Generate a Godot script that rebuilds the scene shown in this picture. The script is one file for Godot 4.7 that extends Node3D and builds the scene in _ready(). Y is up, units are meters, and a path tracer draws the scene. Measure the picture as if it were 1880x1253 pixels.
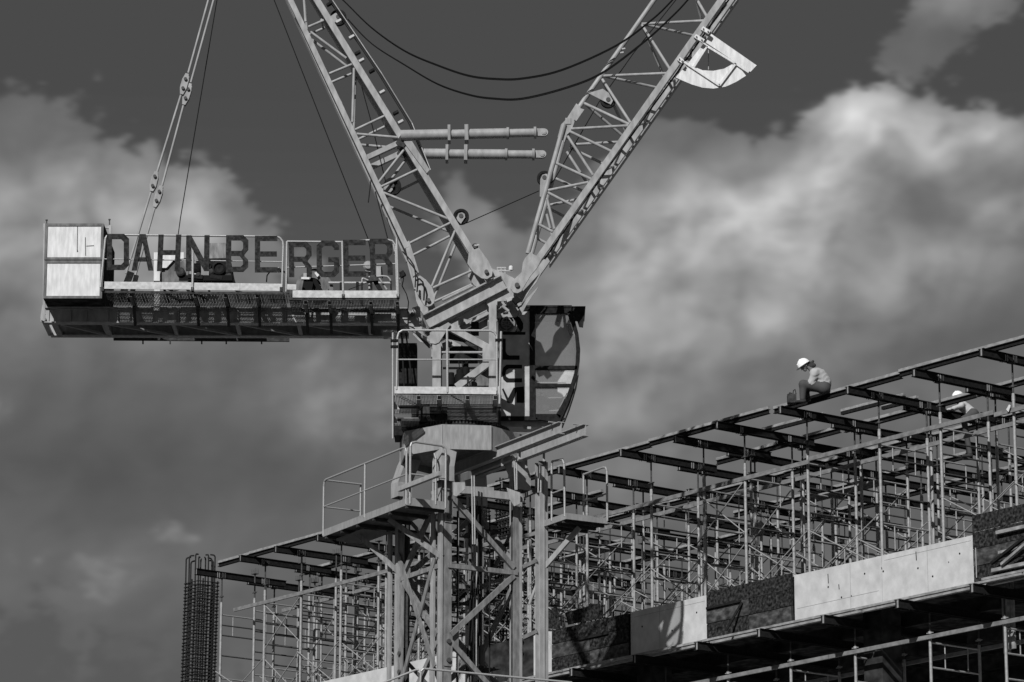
extends Node3D
# A luffing tower crane beside a slab under construction, black-and-white daylight photograph.
# Metres, y up. The camera stands on the ground at x = z = 0 and looks up along -z.
# Positions were measured on the photograph (1880 x 1253) with a tape made of three vertical planes:
#   on(px, py, dz)   a point of the plane z = dz - CR, the plane of the crane
#   at(px, py, v)    a point of the vertical plane v metres behind the slab edge of the building
const FOCAL := 6800.0
const PITCH := 14.6
const EYE := Vector3(0, 1.7, 0)
const CR := 78.0

var ca := cos(deg_to_rad(PITCH))
var sa := sin(deg_to_rad(PITCH))
var U := Vector3(sin(deg_to_rad(37.7)), 0, cos(deg_to_rad(37.7)))     # along the slab edge, towards the camera
var V := Vector3(cos(deg_to_rad(37.7)), 0, -sin(deg_to_rad(37.7)))    # into the building
var O := Vector3.ZERO                                                # corner of the building's own axes, on the ground
var MP := Vector3(cos(deg_to_rad(30.0)), 0, -sin(deg_to_rad(30.0)))    # the mast's own axes
var MQ := Vector3(sin(deg_to_rad(30.0)), 0, cos(deg_to_rad(30.0)))
var MC := Vector3(-1.12, 0, -78.7)                                     # the mast's centre on the ground
var MH := 0.974                                                        # half its width
var rng := RandomNumberGenerator.new()
var taken := {}
var M := {}


func ray(px: float, py: float) -> Vector3:
	var x := (px - 940.0) / FOCAL
	var y := -(py - 626.5) / FOCAL
	return Vector3(x, y * ca + sa, y * sa - ca)


func on(px: float, py: float, dz := 0.0) -> Vector3:
	var r := ray(px, py)
	return EYE + r * ((dz - CR) / r.z)


func at(px: float, py: float, v: float) -> Vector3:
	var r := ray(px, py)
	return EYE + r * ((O.dot(V) + v) / r.dot(V))


func bp(u: float, y: float, v: float) -> Vector3:
	return O + U * u + V * v + Vector3(0, y, 0)


func in_view(p: Vector3) -> bool:
	var d := p - EYE
	var f := d.y * sa - d.z * ca
	return absf(d.x * FOCAL / f) < 935.0 and absf((d.y * ca + d.z * sa) * FOCAL / f) < 620.0


# the next ordinal of a row, counted over what the photograph shows
func nth(counts: Array, row: int, seen: bool) -> String:
	if not seen:
		return "one more"
	counts[row] += 1
	return ORD[counts[row] - 1]


# ------------------------------------------------------------------ mesh builder
class Mb:
	var v := PackedVector3Array()
	var n := PackedVector3Array()
	var c := PackedColorArray()
	var tint := Color(0, 0, 0, 0)

	func tri(a: Vector3, b: Vector3, d: Vector3, na: Vector3, nb: Vector3, nd: Vector3) -> void:
		v.append(a); v.append(d); v.append(b)
		n.append(na); n.append(nd); n.append(nb)
		if tint.a > 0:
			for k in 3:
				c.append(tint)

	func quad(a: Vector3, b: Vector3, d: Vector3, e: Vector3) -> void:
		var m := (b - a).cross(d - a)
		if m.length_squared() < 1e-14:
			m = (d - a).cross(e - a)
		m = m.normalized()
		tri(a, b, d, m, m, m)
		tri(a, d, e, m, m, m)

	# a box from a to b, w wide across and h high along up
	func beam(a: Vector3, b: Vector3, w: float, h: float, up := Vector3.UP) -> void:
		var d := (b - a).normalized()
		var s := d.cross(up)
		if s.length() < 0.01:
			s = d.cross(Vector3.BACK)
		s = s.normalized()
		var t := s.cross(d).normalized()
		s *= w * 0.5
		t *= h * 0.5
		var p := [a - s - t, a + s - t, a + s + t, a - s + t, b - s - t, b + s - t, b + s + t, b - s + t]
		quad(p[0], p[3], p[2], p[1])
		quad(p[4], p[5], p[6], p[7])
		quad(p[0], p[1], p[5], p[4])
		quad(p[2], p[3], p[7], p[6])
		quad(p[1], p[2], p[6], p[5])
		quad(p[3], p[0], p[4], p[7])

	# a rolled section: two flanges and a web between them
	func isec(a: Vector3, b: Vector3, w: float, h: float, tf: float, tw: float, up := Vector3.UP) -> void:
		var d := (b - a).normalized()
		var t := d.cross(up).normalized().cross(d).normalized()
		beam(a + t * (h - tf) * 0.5, b + t * (h - tf) * 0.5, w, tf, up)
		beam(a - t * (h - tf) * 0.5, b - t * (h - tf) * 0.5, w, tf, up)
		beam(a, b, tw, h - 2.0 * tf, up)

	func tube(a: Vector3, b: Vector3, r: float, k := 8, r2 := -1.0) -> void:
		if r2 < 0.0:
			r2 = r
		var d := (b - a).normalized()
		var s := d.cross(Vector3.UP if absf(d.y) < 0.95 else Vector3.RIGHT).normalized()
		var t := d.cross(s)
		for i in k:
			var g := TAU * i / k
			var h := TAU * (i + 1) / k
			var e := s * cos(g) + t * sin(g)
			var f := s * cos(h) + t * sin(h)
			tri(a + e * r, a + f * r, b + f * r2, e, f, f)
			tri(a + e * r, b + f * r2, b + e * r2, e, f, e)
			tri(a, a + f * r, a + e * r, -d, -d, -d)
			tri(b, b + e * r2, b + f * r2, d, d, d)

	func path(p: Array, r: float, k := 6) -> void:
		for i in p.size() - 1:
			tube(p[i], p[i + 1], r, k)

	# flat outline, seen from the front anticlockwise or clockwise, with a depth
	func plate(p: Array, back: Vector3) -> void:
		var m := Vector3.ZERO
		for i in p.size():
			m += (p[i] as Vector3).cross(p[(i + 1) % p.size()])
		m = m.normalized()
		var q := p.duplicate()
		if m.dot(back) > 0.0:
			q.reverse()
			m = -m
		var ax: Vector3 = ((q[1] as Vector3) - (q[0] as Vector3)).normalized()
		var ay: Vector3 = m.cross(ax)
		var flat := PackedVector2Array()
		for e in q:
			flat.append(Vector2(ax.dot(e), ay.dot(e)))
		var ix := Geometry2D.triangulate_polygon(flat)
		for i in range(0, ix.size(), 3):
			var a: Vector3 = q[ix[i]]
			var b: Vector3 = q[ix[i + 1]]
			var d: Vector3 = q[ix[i + 2]]
			if (b - a).cross(d - a).dot(m) < 0.0:
				var s := b
				b = d
				d = s
			tri(a, b, d, m, m, m)
			tri(a + back, d + back, b + back, -m, -m, -m)
		for i in q.size():
			var a: Vector3 = q[i]
			var b: Vector3 = q[(i + 1) % q.size()]
			quad(a, a + back, b + back, b)

	# a band between two outlines of the same length
	func strip(outer: Array, inner: Array, back: Vector3, closed := false) -> void:
		var k := outer.size()
		for i in (k if closed else k - 1):
			var j := (i + 1) % k
			plate([outer[i], outer[j], inner[j], inner[i]], back)

	# turned about the axis o + d: pairs of radius and height
	func lathe(o: Vector3, d: Vector3, prof: Array, k := 20) -> void:
		d = d.normalized()
		var s := d.cross(Vector3.UP if absf(d.y) < 0.95 else Vector3.RIGHT).normalized()
		var t := d.cross(s)
		for j in prof.size() - 1:
			var p: Vector2 = prof[j]
			var q: Vector2 = prof[j + 1]
			var slope := Vector2(q.y - p.y, p.x - q.x).normalized()
			for i in k:
				var g := TAU * i / k
				var h := TAU * (i + 1) / k
				var e := s * cos(g) + t * sin(g)
				var f := s * cos(h) + t * sin(h)
				var ne := e * slope.x + d * slope.y
				var nf := f * slope.x + d * slope.y
				var a := o + e * p.x + d * p.y
				var b := o + f * p.x + d * p.y
				var a2 := o + e * q.x + d * q.y
				var b2 := o + f * q.x + d * q.y
				if p.x > 1e-5:
					tri(a, b, b2, ne, nf, nf)
				if q.x > 1e-5:
					tri(a, b2, a2, ne, nf, ne)

	func mesh() -> ArrayMesh:
		var arr := []
		arr.resize(Mesh.ARRAY_MAX)
		arr[Mesh.ARRAY_VERTEX] = v
		arr[Mesh.ARRAY_NORMAL] = n
		if c.size() == v.size():
			arr[Mesh.ARRAY_COLOR] = c
		var m := ArrayMesh.new()
		m.add_surface_from_arrays(Mesh.PRIMITIVE_TRIANGLES, arr)
		return m


# ------------------------------------------------------------------ nodes
func numbered(called: String) -> String:
	if not taken.has(called):
		taken[called] = 0
		return called
	taken[called] += 1
	return "%s_%03d" % [called, taken[called]]


func tag(o: Node3D, label: String, category := "", group := "", kind := "") -> Node3D:
	if label:
		o.set_meta("label", label)
	if category:
		o.set_meta("category", category)
	if group:
		o.set_meta("group", group)
	if kind:
		o.set_meta("kind", kind)
	return o


func thing(called: String, where: Vector3, label: String, category: String, group := "") -> Node3D:
	var o := Node3D.new()
	o.name = numbered(called)
	o.position = where
	add_child(o)
	tag(o, label, category, group)
	return o


func part_group(called: String, where: Vector3, parent: Node3D) -> Node3D:
	var o := Node3D.new()
	o.name = called
	parent.add_child(o, true)
	o.position = where - parent.position
	o.set_meta("origin", where)
	return o


func origin_of(p: Node) -> Vector3:
	var o := Vector3.ZERO
	while p != self and p is Node3D:
		o += (p as Node3D).position
		p = p.get_parent()
	return o


# commits a builder as ONE mesh whose own origin is the middle of its box
func obj(called: String, b: Mb, m: Material, parent: Node = self) -> MeshInstance3D:
	var lo := b.v[0]
	var hi := b.v[0]
	for p in b.v:
		lo = lo.min(p)
		hi = hi.max(p)
	var mid := (lo + hi) * 0.5
	for i in b.v.size():
		b.v[i] -= mid
	var o := MeshInstance3D.new()
	o.mesh = b.mesh()
	o.material_override = m
	o.name = numbered(called) if parent == self else called
	parent.add_child(o, true)
	o.position = mid - origin_of(parent)
	return o


func bar(called: String, a: Vector3, b: Vector3, r: float, m: Material, parent: Node = self, k := 8) -> MeshInstance3D:
	var s := Mb.new()
	s.tube(a, b, r, k)
	return obj(called, s, m, parent)


func box(called: String, a: Vector3, b: Vector3, w: float, h: float, m: Material, parent: Node = self, up := Vector3.UP) -> MeshInstance3D:
	var s := Mb.new()
	s.beam(a, b, w, h, up)
	return obj(called, s, m, parent)


func slab(called: String, outline: Array, back: Vector3, m: Material, parent: Node = self) -> MeshInstance3D:
	var s := Mb.new()
	s.plate(outline, back)
	return obj(called, s, m, parent)


# the same outline in the crane's plane, pixel pairs in, points out
func outline(p: Array, dz := 0.0) -> Array:
	var r := []
	for i in range(0, p.size(), 2):
		r.append(on(p[i], p[i + 1], dz))
	return r


# ------------------------------------------------------------------ materials
func noise_tex(sd: int, freq: float, lo: float, hi: float, size := 512, octaves := 4, kind := FastNoiseLite.TYPE_SIMPLEX_SMOOTH, stretch := 0.0) -> Texture2D:
	var f := FastNoiseLite.new()
	f.seed = sd
	f.noise_type = kind
	f.frequency = freq
	f.fractal_octaves = octaves
	var t := NoiseTexture2D.new()
	t.width = size
	t.height = size
	t.seamless = true
	t.noise = f
	var g := Gradient.new()
	g.set_color(0, Color(lo, lo, lo))
	g.set_color(1, Color(hi, hi, hi))
	t.color_ramp = g
	return t


func grey(base: float, rough: float, tex: Texture2D = null, scale := 0.5, metal := 0.0, bump: Texture2D = null, bump_scale := 0.3, streak := 1.0) -> StandardMaterial3D:
	var m := StandardMaterial3D.new()
	m.metallic_specular = 0.3 if base > 0.15 else 0.12
	m.albedo_color = Color(base, base, base).linear_to_srgb()
	m.roughness = rough
	m.metallic = metal
	if tex:
		m.albedo_texture = tex
		m.uv1_triplanar = true
		m.uv1_world_triplanar = true
		m.uv1_scale = Vector3(scale, scale * streak, scale)
	if bump:
		m.normal_enabled = true
		m.normal_texture = bump
		m.normal_scale = bump_scale
	return m


func make_materials() -> void:
	var soft := noise_tex(3, 0.012, 0.80, 1.0, 512, 5)
	var grime := noise_tex(7, 0.02, 0.62, 1.0, 512, 5)
	var blotch := noise_tex(11, 0.018, 0.35, 1.0, 512, 5)
	var fine := noise_tex(19, 0.06, 0.75, 1.0, 512, 4)
	var rel := NoiseTexture2D.new()
	rel.width = 512
	rel.height = 512
	rel.seamless = true
	rel.as_normal_map = true
	rel.bump_strength = 3.0
	var rf := FastNoiseLite.new()
	rf.seed = 5
	rf.frequency = 0.03
	rf.fractal_octaves = 5
	rel.noise = rf
	var streaks := noise_tex(23, 0.015, 0.84, 1.0, 512, 5)
	M.paint = grey(0.405, 0.42, noise_tex(3, 0.012, 0.76, 1.0, 512, 5), 0.8, 0.0, null, 0.3, 0.4)
	M.paint_mast = grey(0.31, 0.5, grime, 0.9, 0.0, null, 0.3, 0.25)
	M.paint_dark = grey(0.19, 0.5, grime, 0.7, 0.0, null, 0.3, 0.4)
	M.paint_worn = grey(0.34, 0.5, noise_tex(9, 0.02, 0.78, 1.0, 512, 5), 1.1, 0.0, null, 0.3, 0.2)
	M.white = grey(0.74, 0.5, streaks, 1.2, 0.0, null, 0.3, 0.2)
	M.toe = grey(0.60, 0.5, noise_tex(29, 0.02, 0.80, 1.0, 512, 4), 0.7, 0.0, null, 0.3, 1.0)
	M.galv = grey(0.50, 0.38, fine, 1.2, 0.3)
	M.scaf = grey(0.40, 0.5, noise_tex(31, 0.02, 0.78, 1.0, 512, 5), 0.9, 0.2)
	M.scaf_dark = grey(0.11, 0.55, grime, 1.2, 0.1)
	M.dark = grey(0.03, 0.6, grime, 0.9)
	M.girder = grey(0.075, 0.55, grime, 0.7)
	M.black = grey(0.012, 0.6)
	M.letter = grey(0.055, 0.7, noise_tex(51, 0.012, 0.5, 1.0, 512, 5), 1.6)
	M.mark = grey(0.012, 0.6)
	M.rope = grey(0.012, 0.7)
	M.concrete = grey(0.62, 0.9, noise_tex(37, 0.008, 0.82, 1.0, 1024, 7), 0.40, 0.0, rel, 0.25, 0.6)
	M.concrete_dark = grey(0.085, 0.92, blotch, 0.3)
	M.ply = grey(0.12, 0.85, noise_tex(41, 0.03, 0.0, 1.0, 1024, 7), 0.40, 0.0, rel, 0.4, 0.8)
	M.seam = grey(0.25, 0.9)
	M.ply_worn = grey(0.17, 0.85, noise_tex(61, 0.012, 0.2, 1.0, 1024, 7), 0.4, 0.0, rel, 0.4, 1.2)
	M.timber = grey(0.42, 0.85, noise_tex(43, 0.02, 0.6, 1.0, 512, 5), 0.5)
	M.ledger = grey(0.28, 0.8, noise_tex(47, 0.02, 0.65, 1.0, 512, 5), 0.5)
	M.joist = grey(0.028, 0.6, grime, 1.1)
	M.rebar = grey(0.04, 0.75, grime, 3.0)
	M.cab = grey(0.50, 0.4, soft, 0.5)
	M.cab_in = grey(0.78, 0.7, soft, 0.5)
	M.pin = grey(0.08, 0.5)
	M.rubber = grey(0.02, 0.6)
	var g := StandardMaterial3D.new()
	g.albedo_color = Color(0.8, 0.8, 0.8, 0.13)
	g.transparency = BaseMaterial3D.TRANSPARENCY_ALPHA
	g.roughness = 0.05
	M.glass = g
	M.ground = grey(0.2, 0.95, blotch, 0.05)
	M.cloth = StandardMaterial3D.new()
	M.cloth.vertex_color_use_as_albedo = true
	M.cloth.roughness = 0.85
	M.helmet = grey(0.82, 0.3)


# ------------------------------------------------------------------ sky
var cloud_a := FastNoiseLite.new()
var cloud_b := FastNoiseLite.new()
var cloud_w := FastNoiseLite.new()
var cloud_h := FastNoiseLite.new()
# banks of cloud: bearing and height in degrees, half widths, strength; a second list holds where they are thick and bright
var banks := [
	[-8.5, 17.0, 1.2, 1.3, 1.3], [-7.2, 16.7, 0.9, 1.3, 1.1], [-6.1, 16.6, 0.9, 1.0, 1.1], [-5.1, 16.4, 0.8, 1.0, 1.1], [-4.4, 15.9, 0.6, 0.9, 0.9], [-7.0, 14.6, 2.6, 1.5, 0.9], [-3.6, 15.9, 0.9, 0.25, 0.5],
	[-5.0, 11.6, 4.6, 2.6, 1.1], [-2.6, 13.7, 1.5, 1.3, 1.0], [-0.85, 16.7, 0.35, 0.6, 0.6], [-0.45, 16.1, 0.5, 0.8, 0.8], [-0.8, 12.4, 3.0, 2.6, 1.0], [0.7, 15.4, 0.9, 0.8, 0.9],
	[2.0, 16.0, 1.0, 1.15, 1.2], [3.4, 16.2, 1.2, 1.15, 1.2], [4.6, 16.5, 1.1, 1.15, 1.2], [2.4, 17.5, 0.45, 0.6, 0.65], [3.1, 17.6, 0.5, 0.4, 0.55], [1.6, 17.0, 0.5, 0.5, 0.5], [5.5, 17.3, 0.85, 1.15, 1.3], [6.6, 17.2, 0.9, 0.95, 1.2], [7.8, 16.7, 1.2, 1.0, 1.2],
	[7.7, 19.7, 1.0, 0.5, 0.9], [6.8, 19.3, 0.7, 0.4, 0.7], [6.1, 18.85, 0.5, 0.3, 0.55], [7.2, 18.9, 0.5, 0.35, 0.5], [5.5, 14.0, 4.6, 2.4, 1.3], [3.0, 12.0, 4.0, 3.0, 1.1], [8.6, 13.0, 2.0, 4.0, 1.1], [-9.6, 15.0, 1.6, 2.4, 1.0]]
var glows := [
	[-6.3, 16.9, 1.5, 0.7, 0.24], [-5.3, 16.4, 0.9, 0.8, 0.24], [-6.4, 15.9, 3.0, 1.5, 0.26], [-8.4, 16.2, 1.0, 0.9, 0.16], [-2.9, 13.7, 0.9, 0.7, 0.24], [-0.6, 16.2, 0.6, 0.8, 0.16], [-0.5, 15.2, 1.6, 0.8, 0.14], [-6.2, 12.6, 2.6, 0.8, -0.05], [1.6, 13.0, 2.6, 1.3, 0.10], [6.0, 14.0, 2.4, 1.0, 0.06], [-5.5, 11.0, 2.2, 0.7, 0.05],
	[5.5, 18.1, 0.8, 0.45, 0.55], [5.3, 17.4, 0.9, 0.6, 0.34], [7.2, 17.65, 1.2, 0.45, 0.56], [6.3, 17.8, 0.8, 0.4, 0.34], [4.2, 16.8, 1.2, 0.5, 0.42], [3.0, 16.6, 0.9, 0.6, 0.30], [4.3, 16.1, 1.4, 0.5, 0.26], [5.0, 16.2, 4.0, 1.5, 0.26],
	[1.9, 16.0, 0.9, 0.9, 0.26], [2.6, 15.8, 0.7, 0.4, 0.14], [7.4, 19.7, 1.0, 0.4, 0.22], [4.0, 14.9, 0.9, 0.3, 0.16], [1.5, 14.2, 1.5, 1.2, 0.22], [8.2, 16.5, 1.0, 0.4, 0.24], [3.2, 15.0, 2.6, 0.9, 0.18], [6.5, 15.6, 1.6, 0.5, 0.12], [6.6, 16.45, 1.0, 0.4, -0.16], [2.9, 15.5, 0.9, 0.25, -0.10], [7.0, 14.6, 1.8, 0.6, -0.08], [1.2, 15.2, 0.6, 0.35, -0.06]]


var heaps := [
	[-2.9, 13.9, 0.95, 0.75, 1.0], [-2.2, 13.2, 0.7, 0.5, 0.7], [-6.6, 11.0, 1.1, 0.45, 0.55], [-5.4, 11.6, 0.6, 0.35, 0.5], [0.6, 15.3, 0.7, 0.6, 0.7], [2.2, 14.2, 1.4, 0.9, 0.7], [3.9, 14.9, 0.9, 0.45, 0.8], [7.6, 10.6, 1.2, 0.6, 0.5], [-8.4, 13.6, 0.9, 0.6, 0.45]]


# heaped cloud: folded noise, round on the outside of each lobe
func billow(x: float, y: float, octaves: int) -> float:
	var v := 0.0
	var a := 0.5
	var f := 0.8
	for k in octaves:
		v += a * absf(cloud_b.get_noise_2d(x * f + k * 17.0, y * f * 1.15 - k * 9.0)) * 2.6
		f *= 2.05
		a *= 0.45
	return v


func sky_light(lon: float, lat: float) -> float:
	var wx := cloud_w.get_noise_2d(lon, lat) * 0.22
	var wy := cloud_w.get_noise_2d(lon + 91.0, lat - 37.0) * 0.2
	var p := Vector2(lon + wx, lat + wy)
	var near := 1.0 - smoothstep(9.0, 13.0, absf(lon))
	near *= 1.0 - smoothstep(20.5, 24.0, lat)
	var cover := 0.0
	var glow := 0.0
	if near > 0.0:
		for b in banks:
			var ex: float = (p.x - b[0]) / b[2]
			var ey: float = (p.y - b[1]) / b[3]
			var e := ex * ex + ey * ey
			if e < 6.0:
				cover += b[4] * exp(-e * 1.1)
		for b in glows:
			var ex: float = (p.x - b[0]) / b[2]
			var ey: float = (p.y - b[1]) / b[3]
			var e := ex * ex + ey * ey
			if e < 6.0:
				glow += b[4] * exp(-e * 1.2)
	var big := cloud_a.get_noise_2d(p.x, p.y)
	var wide := cloud_a.get_noise_2d(lon * 0.12 + 300.0, lat * 0.2)
	cover = lerpf(lerpf(0.95, 0.25, smoothstep(12.0, 24.0, lat)) + wide * 0.9 + big * 0.25, cover, near)
	glow = lerpf(0.07 + wide * 0.22 + big * 0.10, glow, near)
	var clear := lerpf(0.102, 0.069, smoothstep(13.0, 19.0, lat))
	if cover < 0.08:
		return clear
	var lump := billow(p.x, p.y, 6) - 0.42
	var heap := cloud_h.get_noise_2d(p.x, p.y * 1.1)
	var under := cloud_h.get_noise_2d(p.x - 0.12, p.y * 1.1 + 0.14)      # the same heap a step towards the sun: its difference is the lit side
	var soft := cover + lump * 0.46 + heap * 0.34
	var c := smoothstep(lerpf(0.2, 0.46, near), lerpf(0.95, 0.68, near), soft)
	var lit := clampf((heap - under) * 0.8, -0.3, 0.3)
	var tone := 0.122 + 0.52 * clampf(glow * (1.0 + heap * 0.7 + lump * 0.15), -0.3, 1.25) + (0.02 + 0.20 * clampf(glow, 0.0, 1.0)) * lit + 0.022 * big
	# nearer, paler heaps that stand before the grey bank
	var front := 0.0
	for b in heaps:
		var ex: float = (p.x - b[0]) / b[2]
		var ey: float = (p.y - b[1]) / b[3]
		var e := ex * ex + ey * ey
		if e < 6.0:
			front += b[4] * exp(-e * 1.1)
	if front > 0.05:
		var f := smoothstep(0.40, 0.86, front + lump * 0.42 + heap * 0.32)
		tone = lerpf(tone, maxf(tone, 0.185 * (1.0 + heap * 0.35) + 0.12 * lit), f)
		c = maxf(c, f)
	return lerpf(clear, tone, c)


func sky_image() -> Image:
	cloud_a.seed = 12
	cloud_a.noise_type = FastNoiseLite.TYPE_SIMPLEX_SMOOTH
	cloud_a.frequency = 0.42
	cloud_a.fractal_octaves = 3
	cloud_b.seed = 27
	cloud_b.noise_type = FastNoiseLite.TYPE_SIMPLEX_SMOOTH
	cloud_b.frequency = 1.1
	cloud_b.fractal_octaves = 5
	cloud_b.fractal_gain = 0.55
	cloud_h.seed = 58
	cloud_h.noise_type = FastNoiseLite.TYPE_SIMPLEX_SMOOTH
	cloud_h.frequency = 0.75
	cloud_h.fractal_octaves = 5
	cloud_h.fractal_gain = 0.45
	cloud_w.seed = 33
	cloud_w.noise_type = FastNoiseLite.TYPE_SIMPLEX_SMOOTH
	cloud_w.frequency = 0.5
	cloud_w.fractal_octaves = 2
	var w := 4096
	var h := 4096
	var coarse := Image.create(512, 256, false, Image.FORMAT_RGB8)
	for j in 256:
		for i in 512:
			var lat := 90.0 - (j + 0.5) / 256.0 * 180.0
			var g := 0.16
			if lat > -1.0:
				g = sky_light(wrapf((i + 0.5) / 512.0 * 360.0, -180.0, 180.0), lat)
			coarse.set_pixel(i, j, Color(g, g, g).linear_to_srgb())
	coarse.resize(w, h, Image.INTERPOLATE_CUBIC)
	# finer round the view, and a little coarser for a wide margin about it
	for pass_ in [[40.0, 2.0, 44.0, 3], [9.6, 8.0, 21.5, 1]]:
		var step: int = pass_[3]
		var half := int(w * pass_[0] / 360.0 / step)
		var j0 := int(h * (90.0 - pass_[2]) / 180.0 / step)
		var j1 := int(h * (90.0 - pass_[1]) / 180.0 / step)
		var win := Image.create(half * 2, j1 - j0, false, Image.FORMAT_RGB8)
		for j in range(j0, j1):
			var lat := 90.0 - (j + 0.5) * step / h * 180.0
			for i in half * 2:
				var g := sky_light((i - half + 0.5) * step / w * 360.0, lat)
				win.set_pixel(i, j - j0, Color(g, g, g).linear_to_srgb())
		if step > 1:
			win.resize(half * 2 * step, (j1 - j0) * step, Image.INTERPOLATE_CUBIC)
		var ww := win.get_width() / 2
		coarse.blit_rect(win, Rect2i(ww, 0, ww, win.get_height()), Vector2i(0, j0 * step))
		coarse.blit_rect(win, Rect2i(0, 0, ww, win.get_height()), Vector2i(w - ww, j0 * step))
	return coarse


func _ready() -> void:
	rng.seed = 4
	O = EYE + ray(1430, 750) * 85.5
	O.y = 0.0
	var cam := Camera3D.new()
	cam.name = "camera"
	cam.fov = rad_to_deg(2.0 * atan(626.5 / FOCAL))
	cam.near = 0.5
	cam.far = 4000.0
	cam.position = EYE
	cam.rotation_degrees = Vector3(PITCH, 0, 0)
	cam.current = true
	add_child(cam)
	var env := Environment.new()
	env.background_mode = Environment.BG_SKY
	var sm := PanoramaSkyMaterial.new()
	sm.panorama = ImageTexture.create_from_image(sky_image())
	env.sky = Sky.new()
	env.sky.sky_material = sm
	env.tonemap_mode = Environment.TONE_MAPPER_LINEAR
	env.tonemap_exposure = 1.0
	env.sdfgi_enabled = true
	env.ssao_enabled = true
	env.ssil_enabled = true
	var we := WorldEnvironment.new()
	we.name = "world_environment"
	we.environment = env
	add_child(we)
	var sun := DirectionalLight3D.new()
	sun.name = "sun"
	sun.light_energy = 1.35
	sun.light_color = Color(1, 1, 1)
	sun.light_angular_distance = 0.5
	sun.shadow_enabled = true
	sun.rotation_degrees = Vector3(-34, -22, 0)
	add_child(sun)
	make_materials()
	build_ground()
	build_building()
	build_crane()
	build_climbing_frame()
	build_ropes()
	build_people()


func build_ground() -> void:
	var b := Mb.new()
	b.beam(Vector3(0, -0.5, 900), Vector3(0, -0.5, -1500), 2400, 1.0)
	tag(obj("ground", b, M.ground), "pale trampled earth of the building site", "ground", "", "structure")


# ------------------------------------------------------------------ the crane
func dza(py: float) -> float:      # the A-frame narrows towards its head
	return lerpf(-1.05, -0.48, clampf((450.0 - py) / 420.0, -0.2, 1.5))


func build_crane() -> void:
	var base := Vector3(MC.x, 0, MC.z)
	var t := thing("tower_crane", base, "pale luffing tower crane with a lattice jib, raised A-frame and long counter-jib", "tower crane")
	build_mast(t)
	build_collar(t)
	build_slewing_frame(t)
	build_cab(t)
	build_a_frame(t)
	build_jib(t)
	build_counter_jib(t)
	build_machinery(t)
	build_balcony(t)
	build_counterweights()


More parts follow.
